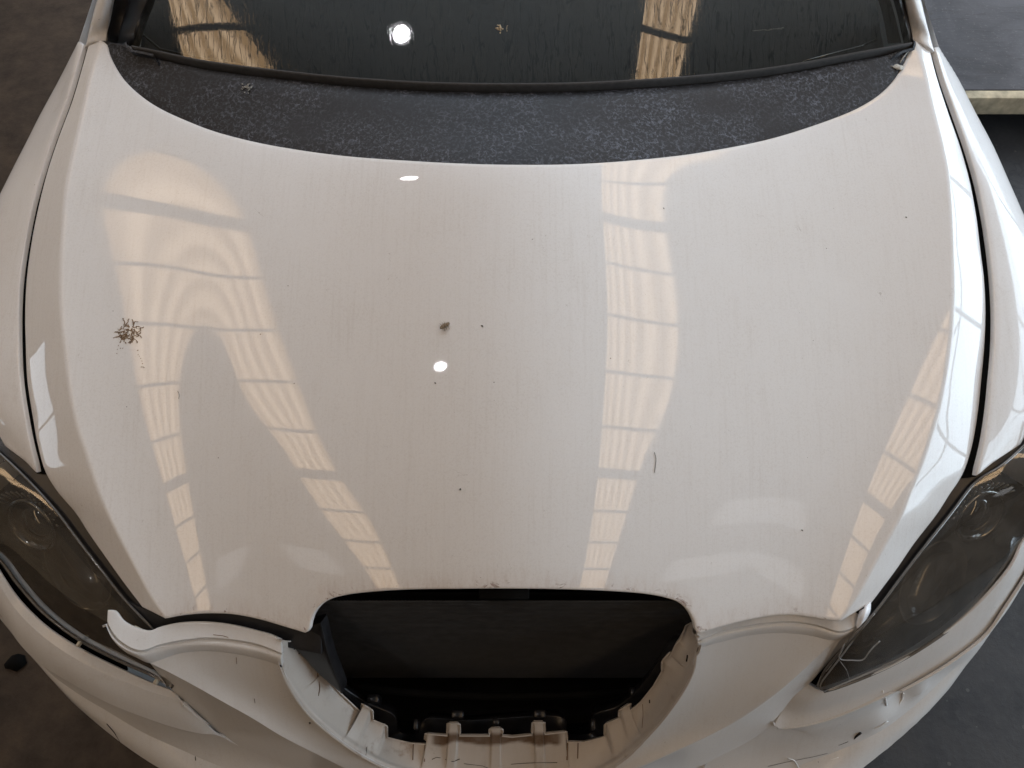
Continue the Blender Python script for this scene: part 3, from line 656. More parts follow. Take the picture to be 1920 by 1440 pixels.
Br = rt([(950, 1475, .49), (1040, 1483, .492), (1110, 1482, .495), (1175, 1465, .50)], n1)
gBr = coons(Tr, Br, spline(ro_r, n1), rt(UCR, n1))
gCr = np.stack([rt(UCR, n1)*(1-s)+rt(LCR, n1)*s for s in np.linspace(0, 1, 8)])
ger = [(1515, 1284, .597), (1540, 1297, .592), (1567, 1292, .594), (1613, 1275, .600), (1680, 1245, .609), (1747, 1205, .620), (1813, 1155, .633), (1863, 1105, .648), (1900, 1058, .662), (1922, 1010, .678), (1960, 950, .70)]
lbr = [(1449, 1354, 0.553), (1454, 1362, 0.548), (1470, 1366.5, 0.545), (1500, 1364, 0.548), (1530, 1358, 0.551), (1580, 1342, 0.558), (1647, 1313, 0.568), (1713, 1280, 0.578), (1780, 1240, 0.590), (1847, 1187, 0.603), (1880, 1140, 0.618), (1925, 1070, 0.638), (1975, 985, 0.668)]
browr = []
lbrx = rt([(1260, 1470, .455), (1330, 1428, .48), (1400, 1392, .505)]+lbr, 100)
kr = int(np.argmin(np.linalg.norm(lbrx-P(1449, 1354, .545), axis=1)))
e_, l2 = rt(ger, 100-kr), lbrx[kr:]
# the brow swings round the lamp's inner corner
inn = spline(np.vstack([at([(1515, 1284, .597), (1492, 1302, .585), (1467, 1333, .560)]), l2[:1]]), 14)
outr = rt([(1960, 950, .70), (1966, 968, .68), (1975, 985, .66)], 14)
gbr = coons(e_, l2, inn, outr); w_ = np.sin(np.linspace(0, math.pi, 14))[:, None, None]*np.sin(np.linspace(.0, math.pi*.5, 100-kr))[None, :, None]**.5
gbr += w_*np.array([0, -.001, .004])
llr = rt([(1330, 1500, 0.450), (1440, 1458, 0.460), (1547, 1417, 0.475), (1613, 1390, 0.485), (1665, 1362, 0.490), (1730, 1310, 0.500), (1780, 1262, 0.510), (1827, 1223, 0.520), (1862, 1175, 0.530), (1900, 1110, 0.540), (1940, 1055, 0.540), (1952, 975, 0.540)], 100)
sir = rt([(1380, 1545, 0.445), (1480, 1515, 0.450), (1560, 1480, 0.455), (1617, 1441, 0.460), (1663, 1404, 0.465), (1713, 1361, 0.475), (1747, 1328, 0.480), (1777, 1294, 0.485), (1800, 1264, 0.490), (1836, 1205, 0.495), (1850, 1183, 0.500), (1897, 1128, 0.505), (1925, 1070, 0.510), (1944, 962, 0.515)], 100)
facer = np.stack([lbrx*(1-s)+llr*s+np.array([0, .006, 0])*math.sin(math.pi*s) for s in np.linspace(0, 1, 14)])
# the knock that buckled the face: dents pressed in
dents = [(P(1690, 1310, .53), .030, .010), (P(1640, 1345, .50), .045, -.008), (P(1720, 1290, .52), .02, -.006), (P(1600, 1385, .475), .03, .006)]
def press(G):
    for c, r, d in dents:
        dd = np.linalg.norm(G-c, axis=-1); G += (np.exp(-(dd/r)**2)*d)[..., None]*np.array([-.5, .8, -.3])
f0 = facer.copy(); press(facer); wgt = np.clip(np.arange(len(facer))/4, 0, 1)*np.clip((len(facer)-1-np.arange(len(facer)))/3, 0, 1); facer = f0+(facer-f0)*wgt[:, None, None]
lipr = np.stack([llr*(1-s)+sir*s+np.array([0, -.004, .004])*math.sin(math.pi*s) for s in np.linspace(0, 1, 8)])
# ragged scraped rim
for i in range(100):
    j = noise.noise(Vector((i*.35, 3.1, 0)))*.006; lipr[-1, i] += np.array([j, j*.4, 0])
undr = np.stack([lipr[-1], sir+np.array([-.010, .012, -.02]), sir+np.array([-.022, .03, -.10]), sir+np.array([-.05, .07, -.22]), sir+np.array([-.10, .12, -.24])])
fl_r = [grid_loft([at(t1), at(t2)], n1, 6, lin=True), grid_loft([at(t2), at(t2b)], n1, 2, lin=True), grid_loft([at(t2b), at(t3x)], n1, 8, lin=True)]
r_ = fl_r[2]; r_ += np.sin(np.linspace(0, math.pi, r_.shape[0]))[:, None, None]*np.array([0, 0, .005])
cornr = np.stack([rt([(1563, 1201, .664), (1580, 1198, .664), (1597, 1193, .664)], 6), rt([(1563, 1201, .662), (1580, 1199, .661), (1597, 1193, .660)], 6)])
right_grids = [gBr, gCr, gbr, facer, lipr, undr]+fl_r
bm = bmesh.new()
for G in left_grids: add_grid(bm, G)
nl = len(bm.faces)
for G in right_grids: add_grid(bm, G)
bmesh.ops.remove_doubles(bm, verts=bm.verts, dist=3e-4)
for f in bm.faces:
    f.normal_update()
    cc = Vector(CAM)-f.calc_center_median()
    if f.normal.dot(cc) < 0 and f.calc_center_median().z > .40: f.normal_flip()
hem(bm, .0012, .004, .002)
bumper = build('bumper', bm, BUMP, car, sharp=15)

# wheel-arch corner that joins lamp and bumper to the fender, outside the photo's frame
for side, (g_, l_, f_, s_, u_), e in ((-1, (GE, None, None, None, None), 0), (1, (ger, None, None, None, None), -1)):
    if side < 0: colA = [ge[0], gf_[0], lbx[0], ll_[0], si[0], undl[2, 0], undl[3, 0]]
    else: colA = [e_[-1], gbr[6, -1], l2[-1], llr[-1], lipr[-1, -1], undr[2, -1], undr[3, -1]]
    Fg = FEND[side]; k0 = int(Fg.shape[0]*.35); colB = Fg[k0:, -1]
    A_, B_ = spline(np.array(colA), 24), spline(colB, 24)
    G = np.stack([A_*(1-s)+B_*s+np.array([side*.03, 0, 0])*math.sin(math.pi*s) for s in np.linspace(0, 1, 10)])
    sheet('fender_corner', [G], PAINT2, car, sharp=50)

# ---- grille surround with clip notches
INN = [(553, 1200), (566, 1218), (580, 1235), (600, 1265), (604, 1262), (640, 1303), (679, 1339), (681, 1339), (682, 1320), (695, 1328), (696, 1349), (722, 1358), (722, 1384), (770, 1392), (799, 1393), (802, 1373), (842, 1376), (843, 1353), (858, 1353), (859, 1376), (921, 1376), (922, 1363), (938, 1362), (939, 1376), (960, 1378), (980, 1376), (1001, 1374), (1002, 1351), (1017, 1351), (1018, 1373), (1058, 1369), (1060, 1388), (1095, 1389), (1137, 1379), (1137, 1354), (1163, 1343), (1164, 1327), (1178, 1318), (1179, 1332), (1202, 1315), (1229, 1282), (1244, 1255), (1243, 1236), (1253, 1224), (1254, 1236), (1268, 1205), (1286, 1175), (1305, 1169)]
def inner_z(px, py):
    return .655-.145*max(0, min(1, (py-1200)/190))
inr = spline([(a, b) for a, b in INN], 420, lin=True)
# smooth run that the notched edge is cut from
KEY = [(553, 1200, 525, 1199), (580, 1235, 540, 1275), (604, 1262, 556, 1308), (640, 1303, 590, 1350), (681, 1339, 640, 1392), (682, 1320, 641, 1393), (695, 1328, 662, 1406), (696, 1349, 664, 1407), (722, 1358, 700, 1427), (722, 1384, 704, 1430), (799, 1393, 785, 1457), (802, 1373, 787, 1457.5), (842, 1376, 833, 1467), (843, 1353, 834, 1467), (858, 1353, 850, 1469), (859, 1376, 851, 1469), (921, 1376, 918, 1474), (922, 1363, 919, 1474), (938, 1362, 937, 1475), (939, 1376, 938, 1475), (1001, 1374, 1006, 1473), (1002, 1351, 1007, 1473), (1017, 1351, 1024, 1472), (1018, 1373, 1025, 1472), (1058, 1369, 1070, 1467), (1060, 1388, 1072, 1467), (1095, 1389, 1110, 1459), (1137, 1379, 1155, 1434), (1137, 1354, 1158, 1432), (1163, 1343, 1185, 1410), (1164, 1327, 1187, 1408), (1178, 1318, 1205, 1392), (1179, 1332, 1207, 1390), (1202, 1315, 1230, 1365), (1229, 1282, 1258, 1328), (1244, 1255, 1280, 1297), (1253, 1224, 1296, 1262), (1268, 1205, 1303, 1240), (1286, 1175, 1308, 1210), (1305, 1169, 1309, 1192)]
ro_d = spline(ROUT, 900)
near = lambda arr, p: int(np.argmin(np.linalg.norm(arr[:, :2]-np.array(p), axis=1)))
ki = np.maximum.accumulate([near(inr, k[:2]) for k in KEY]).astype(float)+np.arange(len(KEY))*1e-4
ko = np.maximum.accumulate([near(ro_d, k[2:]) for k in KEY])
oi = np.interp(np.arange(len(inr)), ki, ko); o_px = ro_d[np.round(oi).astype(int)]
kw = np.ones(41)/41; ipad = np.pad(inr, ((20, 20), (0, 0)), 'edge'); ism = np.stack([np.convolve(ipad[:, j], kw, 'valid') for j in (0, 1)], 1)
o3 = at(o_px)
r_px = o_px[:, :2]+(ism-o_px[:, :2])*.2
rim3 = at(np.column_stack([r_px, o_px[:, 2]-.005]))
i3 = at(np.column_stack([inr, [inner_z(*p) for p in inr]]))
rows = [o3*(1-s)+rim3*s+np.array([0, 0, .005])*math.sin(math.pi*s) for s in (0, .25, .5, .75, .95)]
rows += [rim3*(1-s)+i3*s-np.array([0, 0, .004])*math.sin(math.pi*s) for s in np.linspace(.04, 1, 22)]
RG = np.stack(rows)
bm = bmesh.new(); sl = bm.verts.layers.float.new('stain'); VV = add_grid(bm, RG)
for i in range(len(VV)):
    for j in range(len(VV[0])):
        q = RG[i, j]-CAM; X = 960+FOC*(q@_R)/(q@_F); Y = 720-FOC*(q@_U)/(q@_F)
        if 806 < X < 1056:
            low = 1397+7*math.cos((X-880)/27.)*(-1 if False else 1)-4*math.cos((X-930)/14.); low = 1392+8*abs(math.sin((X-865)/40.*1.2))+4*noise.noise(Vector((X*.05, 0, 0)))
            VV[i][j][sl] = max(0, min(1, (low-Y)/5.))*max(0, min(1, (Y-1372)/6.))*max(0, min(1, min(X-806, 1056-X)/10.))
bmesh.ops.remove_doubles(bm, verts=bm.verts, dist=1e-4)
hem(bm, .0008, .005, .002)
build('grille_surround', bm, DIRTY, car, sharp=45)
# brackets behind the notched edge
bm = bmesh.new()
q = spline([(600, 1215), (640, 1285), (690, 1320), (740, 1345), (745, 1372), (790, 1372), (792, 1352), (880, 1352), (1060, 1350), (1062, 1374), (1110, 1374), (1112, 1345), (1160, 1325), (1205, 1285), (1240, 1230), (1262, 1190)], 120)
q2 = spline([(560, 1190), (580, 1260), (660, 1350), (700, 1375), (720, 1400), (790, 1405), (800, 1405), (880, 1405), (1060, 1405), (1070, 1405), (1130, 1395), (1150, 1370), (1190, 1345), (1250, 1290), (1275, 1240), (1306, 1190)], 120)
G = np.stack([at(np.column_stack([q, np.full(120, .60)-.13*np.clip((q[:, 1]-1200)/180, 0, 1)])), at(np.column_stack([q2, np.full(120, .625)-.15*np.clip((q2[:, 1]-1200)/180, 0, 1)]))])
add_grid(bm, G); hem(bm, .002, .02, .004); build('grille_carrier', bm, BLACK2, car)
for (a, b, w, h) in ((858, 1341, 22, 14), (1012, 1340, 22, 14), (930, 1353, 12, 8), (1112, 1362, 9, 24), (780, 1362, 8, 22), (700, 1312, 22, 16), (1188, 1300, 14, 18)):
    bm = bmesh.new(); c = Vector(P(a, b, .52)); box(bm, (-w*.00045, -.005, -.03), (w*.00045, h*.0005, .008), Matrix.Translation(c)); bevel(bm, .0015, 1); build('grille_clip', bm, BLACK2, car)
# left bracket in the broken corner
sheet('bumper_bracket', [grid_loft([at([(505, 1178, .672), (560, 1182, .68), (600, 1170, .70)]), at([(520, 1196, .66), (563, 1215, .655), (612, 1225, .66)]), at([(552, 1205, .645), (585, 1250, .63), (640, 1300, .60)])], 24, 16)], BLACK2, car, rim=(.002, .02, .004))
sheet('crossmember', [grid_loft([at([(228, 1128, .69), (300, 1150, .69), (400, 1140, .69), (500, 1150, .69), (600, 1178, .69)]), at([(235, 1175, .665), (300, 1200, .665), (400, 1190, .665), (500, 1205, .665), (600, 1225, .665)])], 30, 8)], BLACK, car, rim=(.002, .02, .004))
# radiator: slanted core with fins, end tanks and two rails
rad = empty('radiator', (0, .2, .5), parent=car); rad['in_car'] = 1; WORLD_OF['radiator'] = (0, .2, .5)
def rp_(s, t): return Vector((-.31+.62*s, .245-.05*t, .73-.42*t))
bm = bmesh.new()
for i in range(70):
    t = (i+.5)/70; a, b = rp_(0, t), rp_(1, t); tube(bm, [a, b], .0016, 4, False)
build('cooling_tubes', bm, plain('dusty_radiator_metal', (.022, .022, .023), .6, var=.5, vs=60), rad, smooth=False, kind='stuff')
bm = bmesh.new()
for s in np.linspace(0, 1, 120): tube(bm, [rp_(s, 0)+Vector((0, .004, 0)), rp_(s, 1)+Vector((0, .004, 0))], .0006, 4, False)
build('cooling_fins', bm, VOID, rad, smooth=False, kind='stuff')
sheet('radiator_core', [np.stack([np.array([rp_(0, 0), rp_(1, 0)])+np.array([0, .012, 0]), np.array([rp_(0, 1), rp_(1, 1)])+np.array([0, .012, 0])])], VOID, rad)
for z, y, r in ((.43, .17, .007), (.35, .12, .010), (.33, .11, .006)):
    bm = bmesh.new(); tube(bm, [(x, y+.02*(x/.3)**2-.02, z) for x in np.linspace(-.29, .29, 16)], r, 8); build('crash_rail', bm, VOID, rad)
bm = bmesh.new()
for s in (-1, 1): box(bm, (s*.335-.02, .16, .2), (s*.335+.02, .30, .40))
box(bm, (-.5, .30, .15), (.5, .34, .70)); box(bm, (-.34, .08, .15), (.34, .3, .18)); build('radiator_frame', bm, VOID, rad, smooth=False)
bm = bmesh.new(); box(bm, (-.035, -.012, -.004), (.035, .012, .004), Matrix.Translation(Vector(P(945, 1107, .765)))); bevel(bm, .002, 1); build('hood_catch', bm, VOID, car)
# lower intake edge
sheet('lower_intake', [grid_loft([at([(368, 1429, .455), (440, 1442, .45), (560, 1458, .445), (760, 1478, .44)]), at([(375, 1450, .40), (440, 1465, .40), (560, 1480, .40), (760, 1500, .40)])], 20, 6)], BLACK, car, rim=(.002, .01, .003))

# ================================================================== headlights
def headlight(side):
    if side < 0:
        hs = [(-60, 800, .77), (0, 851, .752), (33, 881, .745), (63, 911, .738), (107, 960, .728), (150, 1017, .716), (195, 1075, .704), (233, 1123, .693), (287, 1180, .676), (315, 1215, .65), (335, 1262, .618), (322, 1290, .605)]
        bs = [(-110, 940, .70), (-50, 1010, .675), (0, 1052, .655), (33, 1095, .642), (83, 1150, .630), (150, 1200, .620), (233, 1243, .607), (290, 1268, .600), (318, 1284, .600)]
    else:
        hs = [(1965, 795, .77), (1920, 836, .752), (1875, 875, .745), (1831, 902, .738), (1783, 962, .726), (1730, 1029, .714), (1687, 1085, .703), (1640, 1148, .692), (1597, 1195, .676), (1575, 1222, .655), (1547, 1256, .625), (1532, 1287, .602)]
        bs = [(2010, 940, .70), (1962, 990, .682), (1918, 1022, .665), (1900, 1057, .655), (1863, 1103, .642), (1813, 1153, .630), (1747, 1203, .620), (1680, 1243, .608), (1613, 1273, .600), (1567, 1290, .597), (1545, 1296, .597)]
    a, b = at(hs), at(bs); A, B = spline(a, 60), spline(b, 60)
    hl = empty('headlight', tuple((A[30]+B[30])/2), parent=car); hl['in_car'] = 1; WORLD_OF[hl.name] = tuple((A[30]+B[30])/2)
    hl['label'] = 'clear headlight on the shaded side, half covered by the torn bumper edge' if side < 0 else 'clear headlight with cracked lower corner on the daylight side'
    S_ = np.linspace(0, 1, 20)
    G = np.stack([A*(1-s)+B*s+np.array([0, -.004, .014])*math.sin(math.pi*s)**.8 for s in S_])
    sheet('lens', [G], LENS, hl, flip=(side > 0), sharp=70)
    # raised lens rim
    bm = bmesh.new(); tube(bm, [Vector(p)+Vector((0, 0, .001)) for p in spline(a, 60)], .0022, 6); tube(bm, [Vector(p)+Vector((0, 0, -.001)) for p in B], .0028, 6); build('lens_rim', bm, plain('lens_rim_plastic', (.09, .085, .08), .2, coat=1.), hl)
    dn = np.array([0, .01, -.02]); dep = np.array([-side*.01, .03, -.075])
    cen = (A+B)/2
    A2, B2 = A*.97+cen*.03+dn*.7, B*.97+cen*.03+dn*.7
    rowsI = [A2, A2*.9+cen*.1+dep*.7, A2*.65+cen*.35+dep, cen+dep*1.15, B2*.65+cen*.35+dep, B2*.9+cen*.1+dep*.7, B2]
    sheet('reflector_housing', [grid_loft(rowsI, 50, 30)], BEZEL, hl)
    # black flange filling the gap between lens and bonnet, and the dark seat below
    o1 = A+np.array([-side*.0, 0, -.006]); inw = (A-B); inw /= np.linalg.norm(inw, axis=1)[:, None]
    fl_ = slice(0, 44)
    o1, inw_ = o1[fl_], inw[fl_]
    sheet('lamp_flange', [np.stack([o1+inw_*.001, o1+inw_*.03+np.array([0, 0, -.012]), o1+inw_*.045+np.array([0, 0, -.05])])], BLACK2, hl)
    sheet('lamp_seat', [np.stack([B+np.array([0, 0, -.006]), B-inw*.02+np.array([0, 0, -.035]), B-inw*.05+np.array([0, 0, -.045])])[:, :50]], VOID, hl)
    # projector unit near the top inner corner
    pc = Vector(P(62 if side < 0 else 1835, 985 if side < 0 else 968, .665)); ax = Vector((side*.30, -.75, .62)).normalized()
    M = Matrix.Translation(pc) @ ax.to_track_quat('Z', 'Y').to_matrix().to_4x4()
    bm = bmesh.new(); lathe(bm, [(.040, -.03), (.046, -.004), (.048, .003), (.046, .006), (.040, .004), (.037, -.004), (.034, -.012)], M); build('projector_ring', bm, plain('ring_chrome', (.35, .35, .34), .18, metal=1.), hl)
    bm = bmesh.new(); lathe(bm, [(.034*math.cos(t), -.012+.020*math.sin(t)) for t in np.linspace(0, 1.5, 10)], M); build('projector_lens', bm, plain('dark_glass', (.01, .01, .012), .04, coat=1., spec=.8), hl)
    # ribbed reflector fan beside it
    fan = empty('reflector_fan', tuple(pc), parent=hl) if False else None
    bm = bmesh.new()
    for k in range(14):
        t = -1.1+2.2*k/13; p = M @ Vector((.052*math.cos(t+1.6), .052*math.sin(t+1.6), .002)); q = M @ Vector((.066*math.cos(t+1.6), .066*math.sin(t+1.6), .010)); tube(bm, [p, q], .0016, 4)
    build('reflector_ribs', bm, plain('rib_plastic', (.16, .15, .13), .15, coat=1.), hl)
    # dark dish standing in for a dark gap in the lens reflection
    p2 = Vector(P(150 if side < 0 else 1745, 1065 if side < 0 else 1090, .625)); M2 = Matrix.Translation(p2) @ Vector((side*.1, -.5, .85)).normalized().to_track_quat('Z', 'Y').to_matrix().to_4x4() @ Matrix.Rotation(side*-.75, 4, 'Z') @ Matrix.Diagonal((.85, 1.35, 1, 1))
    bm = bmesh.new(); lathe(bm, [(.056, .006), (.054, .007), (.046, -.012), (.030, -.028), (.010, -.034), (.0, -.034)], M2); build('reflection_gap_dish', bm, plain('reflection_gap_dark', (.012, .010, .009), .25, coat=.6), hl)
    return hl, A, B
HLL = headlight(-1); HLR = headlight(1)
def scratchline(name, pts, r, m, parent, raw=False, **kw):
    bm = bmesh.new(); p = spline(at(pts, raw), max(8, 3*len(pts)), lin=len(pts) < 4); tube(bm, p, r, 5); return build(name, bm, m, parent, **kw)
CRK = plain('clear_edge_plastic', (.22, .22, .22), .3)
hr = HLR[0]
scratchline('lens_crack', [(1583, 1207, .672), (1577, 1222, .664), (1573, 1233, .658), (1578, 1237, .656), (1597, 1238, .655), (1618, 1237, .654), (1630, 1222, .66), (1638, 1213, .662), (1650, 1202, .668)], .0010, CRK, hr)
scratchline('lens_crack', [(1574, 1238, .653), (1588, 1257, .640), (1594, 1278, .618)], .0005, CRK, hr)
scratchline('lens_crack', [(1640, 1150, .694), (1600, 1200, .672), (1573, 1236, .655), (1553, 1262, .630), (1540, 1280, .612), (1537, 1292, .606), (1548, 1296, .604)], .0012, CRK, hr)
scratchline('lens_crack', [(1603, 1190, .676), (1560, 1245, .636), (1536, 1275, .612), (1534, 1290, .604)], .0008, CRK, hr)
# crumpled white flange at the right bonnet corner
sheet('torn_flange', [grid_loft([at([(1612, 1146, .697), (1622, 1140, .703), (1633, 1130, .70)]), at([(1608, 1160, .694), (1620, 1153, .702), (1632, 1146, .696)]), at([(1607, 1178, .686), (1616, 1170, .692), (1626, 1160, .688)])], 14, 12)], plain('bare_white_plastic', (.78, .80, .84), .4), car, rim=(.001, .004, .002), flip=False)
# cracks and scrapes of the bumper, as thin dark cuts and raised curls
DARKCUT = plain('dark_crack', (.012, .010, .010), .8)
CURL = plain('raised_paint_curl', (.74, .75, .76), .4)
def face_z(px, py, G):
    """nearest height on a built sheet for an outline point"""
    d = sight([(px, py)])[0]; g = G.reshape(-1, 3); v = g-CAM; t = v@d/(d@d); e = np.linalg.norm(v-t[:, None]*d, axis=1); return g[np.argmin(e), 2]
ALLG = np.concatenate([G.reshape(-1, 3) for G in left_grids+right_grids+[np.stack(rows)]+g_fl])
def stroke(name, pts, r, m, lift=.0008, parent=None, **kw):
    q = [(a, b, face_z(a, b, ALLG)+lift) for a, b in pts]
    return scratchline(name, q, r, m, parent or bumper, raw=True, **kw)
bumper['in_car'] = 1; WORLD_OF['bumper'] = (0, 0, 0)
for pts, r, m in [
    ([(1547, 1404), (1560, 1400)], .0016, DARKCUT), ([(1560, 1400), (1575, 1396), (1590, 1390)], .0010, DARKCUT), ([(1601, 1384), (1607, 1379), (1614, 1374)], [.0006, .002, .003, .003, .003, .002, .001, .0004][:8], DARKCUT),
    ([(1440, 1437), (1480, 1428), (1530, 1418), (1560, 1410)], .0003, DARKCUT),
    ([(1655, 1296), (1660, 1308), (1662, 1322)], .0016, CURL), ([(1694, 1300), (1692, 1310), (1684, 1322)], .0018, CURL), ([(1625, 1370), (1650, 1362), (1665, 1352)], .0011, CURL),
    ([(1553, 1425), (1572, 1420)], .0012, CURL), ([(1477, 1422), (1490, 1426), (1498, 1440)], .0009, CURL),
    ([(200, 1357), (213, 1372), (225, 1390)], .0007, DARKCUT), ([(366, 1415), (367, 1426)], .0008, DARKCUT), ([(1305, 1205), (1309, 1214), (1307, 1222)], .0006, DARKCUT),
    ([(688, 1400), (686, 1416)], .0005, DARKCUT), ([(775, 1395), (774, 1425)], .0008, plain('grime_line', (.16, .10, .06), .9)), ([(797, 1395), (796, 1428)], .0010, plain('grime_line', (.16, .10, .06), .9)),
    ([(1064, 1390), (1063, 1425)], .0012, plain('grime_line', (.16, .10, .06), .9)), ([(1084, 1392), (1083, 1422)], .0007, plain('grime_line', (.16, .10, .06), .9)),
    ([(810, 1424), (818, 1420), (826, 1421)], .0004, DARKCUT), ([(835, 1424), (850, 1428), (862, 1423)], .0007, DARKCUT), ([(870, 1432), (905, 1436), (915, 1440)], .0004, DARKCUT), ([(958, 1433), (985, 1431), (1015, 1430), (1045, 1430)], .0004, DARKCUT),
    ([(1205, 1320), (1206, 1340), (1204, 1365)], .0007, plain('grime_line', (.16, .10, .06), .9)), ([(1218, 1312), (1218, 1318)], .0012, DARKCUT), ([(1289, 1228), (1287, 1240)], .0012, DARKCUT),
    ([(553, 1208), (552, 1218)], .0013, DARKCUT), ([(561, 1221), (560, 1226)], .0016, DARKCUT), ([(526, 1246), (527, 1250)], .0016, DARKCUT), ([(595, 1262), (600, 1290), (597, 1305)], .0008, plain('grime_line', (.16, .10, .06), .9)),
    ([(443, 1231), (444, 1245)], .0004, plain('grime_line', (.16, .10, .06), .9)), ([(477, 1310), (478, 1318)], .0004, DARKCUT), ([(580, 1354), (582, 1357)], .0014, DARKCUT), ([(400, 1190), (418, 1192), (428, 1195)], .0005, plain('grime_line', (.16, .10, .06), .9)),
]:
    if isinstance(r, list): r = float(max(r))*.8
    stroke('crack' if m is DARKCUT else ('paint_curl' if m is CURL else 'grime_streak'), pts, r, m, lift=(-r*.55 if m is CURL else .0004))
# broken clips showing in the left gap
for a, b, w in ((148, 1208, 6), (293, 1278, 7), (260, 1182, 20)):
    bm = bmesh.new(); box(bm, (-w*.0004, -.004, -.004), (w*.0004, .004, .004), Matrix.Translation(Vector(P(a, b, .625 if b > 1190 else .69))) @ Matrix.Rotation(-.4, 4, 'Z')); bevel(bm, .001, 1)
    build('bumper_clip', bm, plain('yellowed_clip', (.42, .38, .30), .6), car)

ZK[0] = 1.0
# ================================================================== loose things
def hood_pt(px, py, off=0.): return Vector(Hs([(px, py)], off)[0])
def crumbs(name, spots, m, **kw):
    bm = bmesh.new()
    for p, r in spots:
        M = Matrix.Translation(p) @ Matrix.Rotation(rnd.uniform(0, 6), 4, 'Z') @ Matrix.Diagonal((r*rnd.uniform(.7, 1.6), r*rnd.uniform(.5, 1), r*.35, 1))
        bmesh.ops.create_icosphere(bm, subdivisions=1, radius=1, matrix=M)
    for v in bm.verts: v.co += Vector((rnd.uniform(-1, 1), rnd.uniform(-1, 1), 0))*.0002
    return build(name, bm, m, **kw)
CRUMB = plain('dry_brown_dropping', (.20, .13, .075), .9, var=.5, vs=300)
sp = []
def curl_run(x, y, n, step, rad, ang):
    for i in range(n):
        ang += rnd.uniform(-.7, .7); x += math.cos(ang)*step; y += math.sin(ang)*step; sp.append((hood_pt(x, y, .0003), rad*rnd.uniform(.6, 1.2)))
for k in range(75):
    a = rnd.uniform(0, 6.28); r = rnd.random()**.5; curl_run(241+21*r*math.cos(a), 625+19*r*math.sin(a), rnd.randint(3, 8), 1.5, .0010, rnd.uniform(0, 6.28))
for x, y in [(225, 642), (222, 648), (220, 655), (219, 663), (226, 653), (230, 653), (258, 657), (259, 665), (261, 668), (264, 672), (266, 677), (267, 682), (268, 688), (270, 689), (265, 688)]: sp.append((hood_pt(x, y, .0003), .0009))
crumbs('bird_dropping', sp, CRUMB, label='dried brown crusty dropping on the bonnet near its left shoulder', cat='dropping')
# small seed husk / insect case
bm = bmesh.new(); c = hood_pt(833, 611, .003)
for k, (dx, dy, r) in enumerate([(-.0045, -.003, .0022), (-.002, -.001, .003), (.001, .001, .0034), (.004, .0025, .003), (.006, .004, .002)]):
    bmesh.ops.create_icosphere(bm, subdivisions=2, radius=1, matrix=Matrix.Translation(c+Vector((dx, dy, 0))) @ Matrix.Diagonal((r*.8, r*1.1, r*.8, 1)))
for s in (-1, 1):
    for k in range(3): q = c+Vector((-.003+.003*k, -.001+.0015*k, 0)); tube(bm, [q, q+Vector((-.003*s, .004*s, .001)), q+Vector((-.004*s, .006*s, -.0028))], .0003, 4)
build('dead_insect', bm, plain('insect_shell', (.16, .11, .06), .5, var=.7, vs=900), label='small brown dead insect in the middle of the bonnet', cat='insect')
def fibre(name, px, r, off, m, label, cat):
    bm = bmesh.new(); tube(bm, [Vector(p) for p in spline(Hs(px, off), 14)], r, 5); return build(name, bm, m, label=label, cat=cat)
HAIR = plain('dark_hair', (.05, .04, .035), .6)
fibre('hair', [(1227, 848), (1230, 860), (1229, 872), (1227, 886)], .00035, .0006, HAIR, 'thin curved dark hair lying on the bonnet right of centre', 'hair')
fibre('hair', [(333, 733), (336, 740), (335, 748)], .0003, .0006, HAIR, 'tiny dark hair on the bonnet below the brown dropping', 'hair')
for x, y, t in ((904, 611, 'tiny dark speck beside the dead insect on the bonnet'), (1244, 390, 'tiny dark speck high on the bonnet within the right light strip'), (1504, 994, 'dark speck low on the right side of the bonnet'), (816, 718, 'dark speck just below the bright lamp reflection'), (1699, 407, 'faint dark speck near the right shoulder of the bonnet'), (863, 917, 'dark speck low in the middle of the bonnet')):
    crumbs('grit_speck', [(hood_pt(x, y, .0004), .0013), (hood_pt(x+1, y+1, .0004), .0009)], HAIR, label=t, cat='speck')
# marks on cowl and glass
def cowl_pt(px, py, dz=.0015):
    d = sight([(px, py)])[0]; g = gcol.reshape(-1, 3); v = g-CAM; t = v@d/(d@d); e = np.linalg.norm(v-t[:, None]*d, axis=1); z = g[np.argmin(e), 2]+dz
    return Vector(P(px, py, z))
LIME = plain('dry_white_dropping', (.50, .50, .47), .9, var=.25, vs=400)
sp = [(cowl_pt(462+rnd.gauss(0, 5), 165+rnd.gauss(0, 4)), rnd.uniform(.0008, .0022)) for _ in range(34)]
crumbs('bird_dropping', sp, plain('greyed_dropping', (.30, .30, .28), .9, var=.4, vs=400), label='dried grey dropping on the dark cowl left of centre', cat='dropping')
bm = bmesh.new(); c = cowl_pt(1684, 126, .0012)
M = Matrix.Translation(c) @ Matrix.Diagonal((1.35, 1, .3, 1))
bmesh.ops.create_icosphere(bm, subdivisions=3, radius=.0068, matrix=M)
for v in bm.verts: v.co += (v.co-c)*noise.noise(v.co*300)*.5
tube(bm, [cowl_pt(1688, 117), cowl_pt(1694, 107), cowl_pt(1702, 97)], .0011, 5)
bmesh.ops.create_icosphere(bm, subdivisions=1, radius=.0024, matrix=Matrix.Translation(cowl_pt(1702, 96)))
tube(bm, [cowl_pt(1693, 124), cowl_pt(1698, 123)], .0012, 5); tube(bm, [cowl_pt(1676, 124), cowl_pt(1670, 124)], .0006, 5)
build('bird_dropping', bm, LIME, label='white splashed dropping at the right corner of the cowl', cat='dropping')
def glass_pt(px, py, off=.0012): return Vector(gs([(px, py)], off)[0])
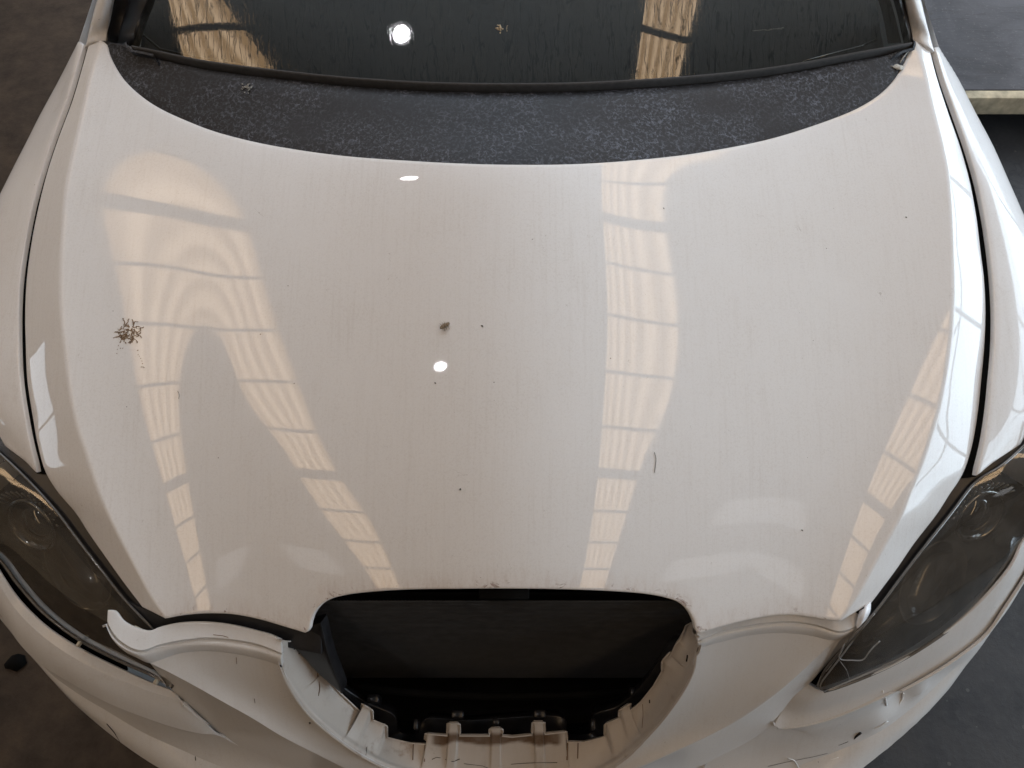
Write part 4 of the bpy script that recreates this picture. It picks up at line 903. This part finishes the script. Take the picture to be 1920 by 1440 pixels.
sp = [(glass_pt(936+rnd.gauss(0, 3), 52+rnd.gauss(0, 2.5)), .0022) for _ in range(14)]+[(glass_pt(952-4*math.cos(t)*.5, 54-6*math.sin(t)), .0009) for t in np.linspace(-.8, 1.4, 8)]
crumbs('debris_flake', sp, plain('tan_flake', (.42, .33, .22), .9, var=.5, vs=300), label='small tan flake stuck on the windscreen above the lamp reflection', cat='flake')
sp = [(glass_pt(1412+i*2.1, 58-i*.18+rnd.gauss(0, .8)), rnd.uniform(.0006, .0012)) for i in range(28)]
crumbs('scuff_mark', sp, plain('pale_scuff', (.16, .16, .14), .9), label='short pale scuff on the right half of the windscreen', cat='mark')

# ---- timber-edged platform beside the car
pf = empty('platform', (2.6, 3.2, 0), label='low grey platform with worn timber edge on the floor right of the car', cat='platform')
WOOD = plain('weathered_timber', (.44, .39, .28), .8, var=.45, vs=22)
def platmat():
    m, nt, out = mat('dusty_grey_board'); n = N(nt); tc = n('ShaderNodeTexCoord').outputs['Object']
    a = n.noise(tc, 3, 7, .65, .8); b_ = n.noise(n.scale(tc, 8, 30, 8), 1., 6, .7, 1.); c_ = n.noise(tc, 130, 3)
    col = n.mix(n.ramp(a, .32, .66), c4(.050, .054, .064), c4(.125, .130, .15)); col = n.mix(n.math('MULTIPLY', n.ramp(b_, .56, .68), .8), col, c4(.05, .05, .055)); col = n.mix(n.math('MULTIPLY', n.ramp(c_, .6, .75), .25), col, c4(.3, .3, .3))
    b = n('ShaderNodeBsdfPrincipled', {'Base Color': col, 'Roughness': .7, 'Normal': n.bump(b_, .5, .003)}); nt.links.new(b.outputs[0], out.inputs[0]); return m
pe = P(1815, 183, .165)
y0p = float(pe[1])
def wbox(name, lo, hi, m, parent, bv=.003, ofs=(2.6, 3.2, 0)):
    bm = bmesh.new(); box(bm, [a-b for a, b in zip(lo, ofs)], [a-b for a, b in zip(hi, ofs)]); bevel(bm, bv, 2); return build(name, bm, m, parent)
wbox('deck_board', (1.02, y0p+.035, .115), (4.4, y0p+2.6, .165), platmat(), pf)
wbox('edge_timber', (1.0, y0p, .098), (4.42, y0p+.034, .163), WOOD, pf)
for x in (1.3, 2.6, 4.0): wbox('bearer', (x, y0p+.12, 0), (x+.09, y0p+2.5, .114), WOOD, pf)
# dark scrap on the floor, left
bm = bmesh.new(); c = Vector(P(30, 1242, .004)); vs = []
for k in range(11):
    a = k/11*6.283; r = .018*(1+.5*noise.noise(Vector((k*1.3, 0, 0)))); vs.append(bm.verts.new(c+Vector((r*1.3*math.cos(a)+.3*r*math.sin(a), r*math.sin(a), .002+.006*rnd.random()))))
top = bm.verts.new(c+Vector((0, 0, .012)))
for k in range(11): bm.faces.new([vs[k], vs[(k+1) % 11], top])
lo_ = [bm.verts.new((v.co.x, v.co.y, .0005)) for v in vs]
for k in range(11): bm.faces.new([lo_[k], lo_[(k+1) % 11], vs[(k+1) % 11], vs[k]])
build('floor_scrap', bm, RUBBER if False else VOID, label='crumpled black scrap on the brown floor left of the bumper', cat='scrap')
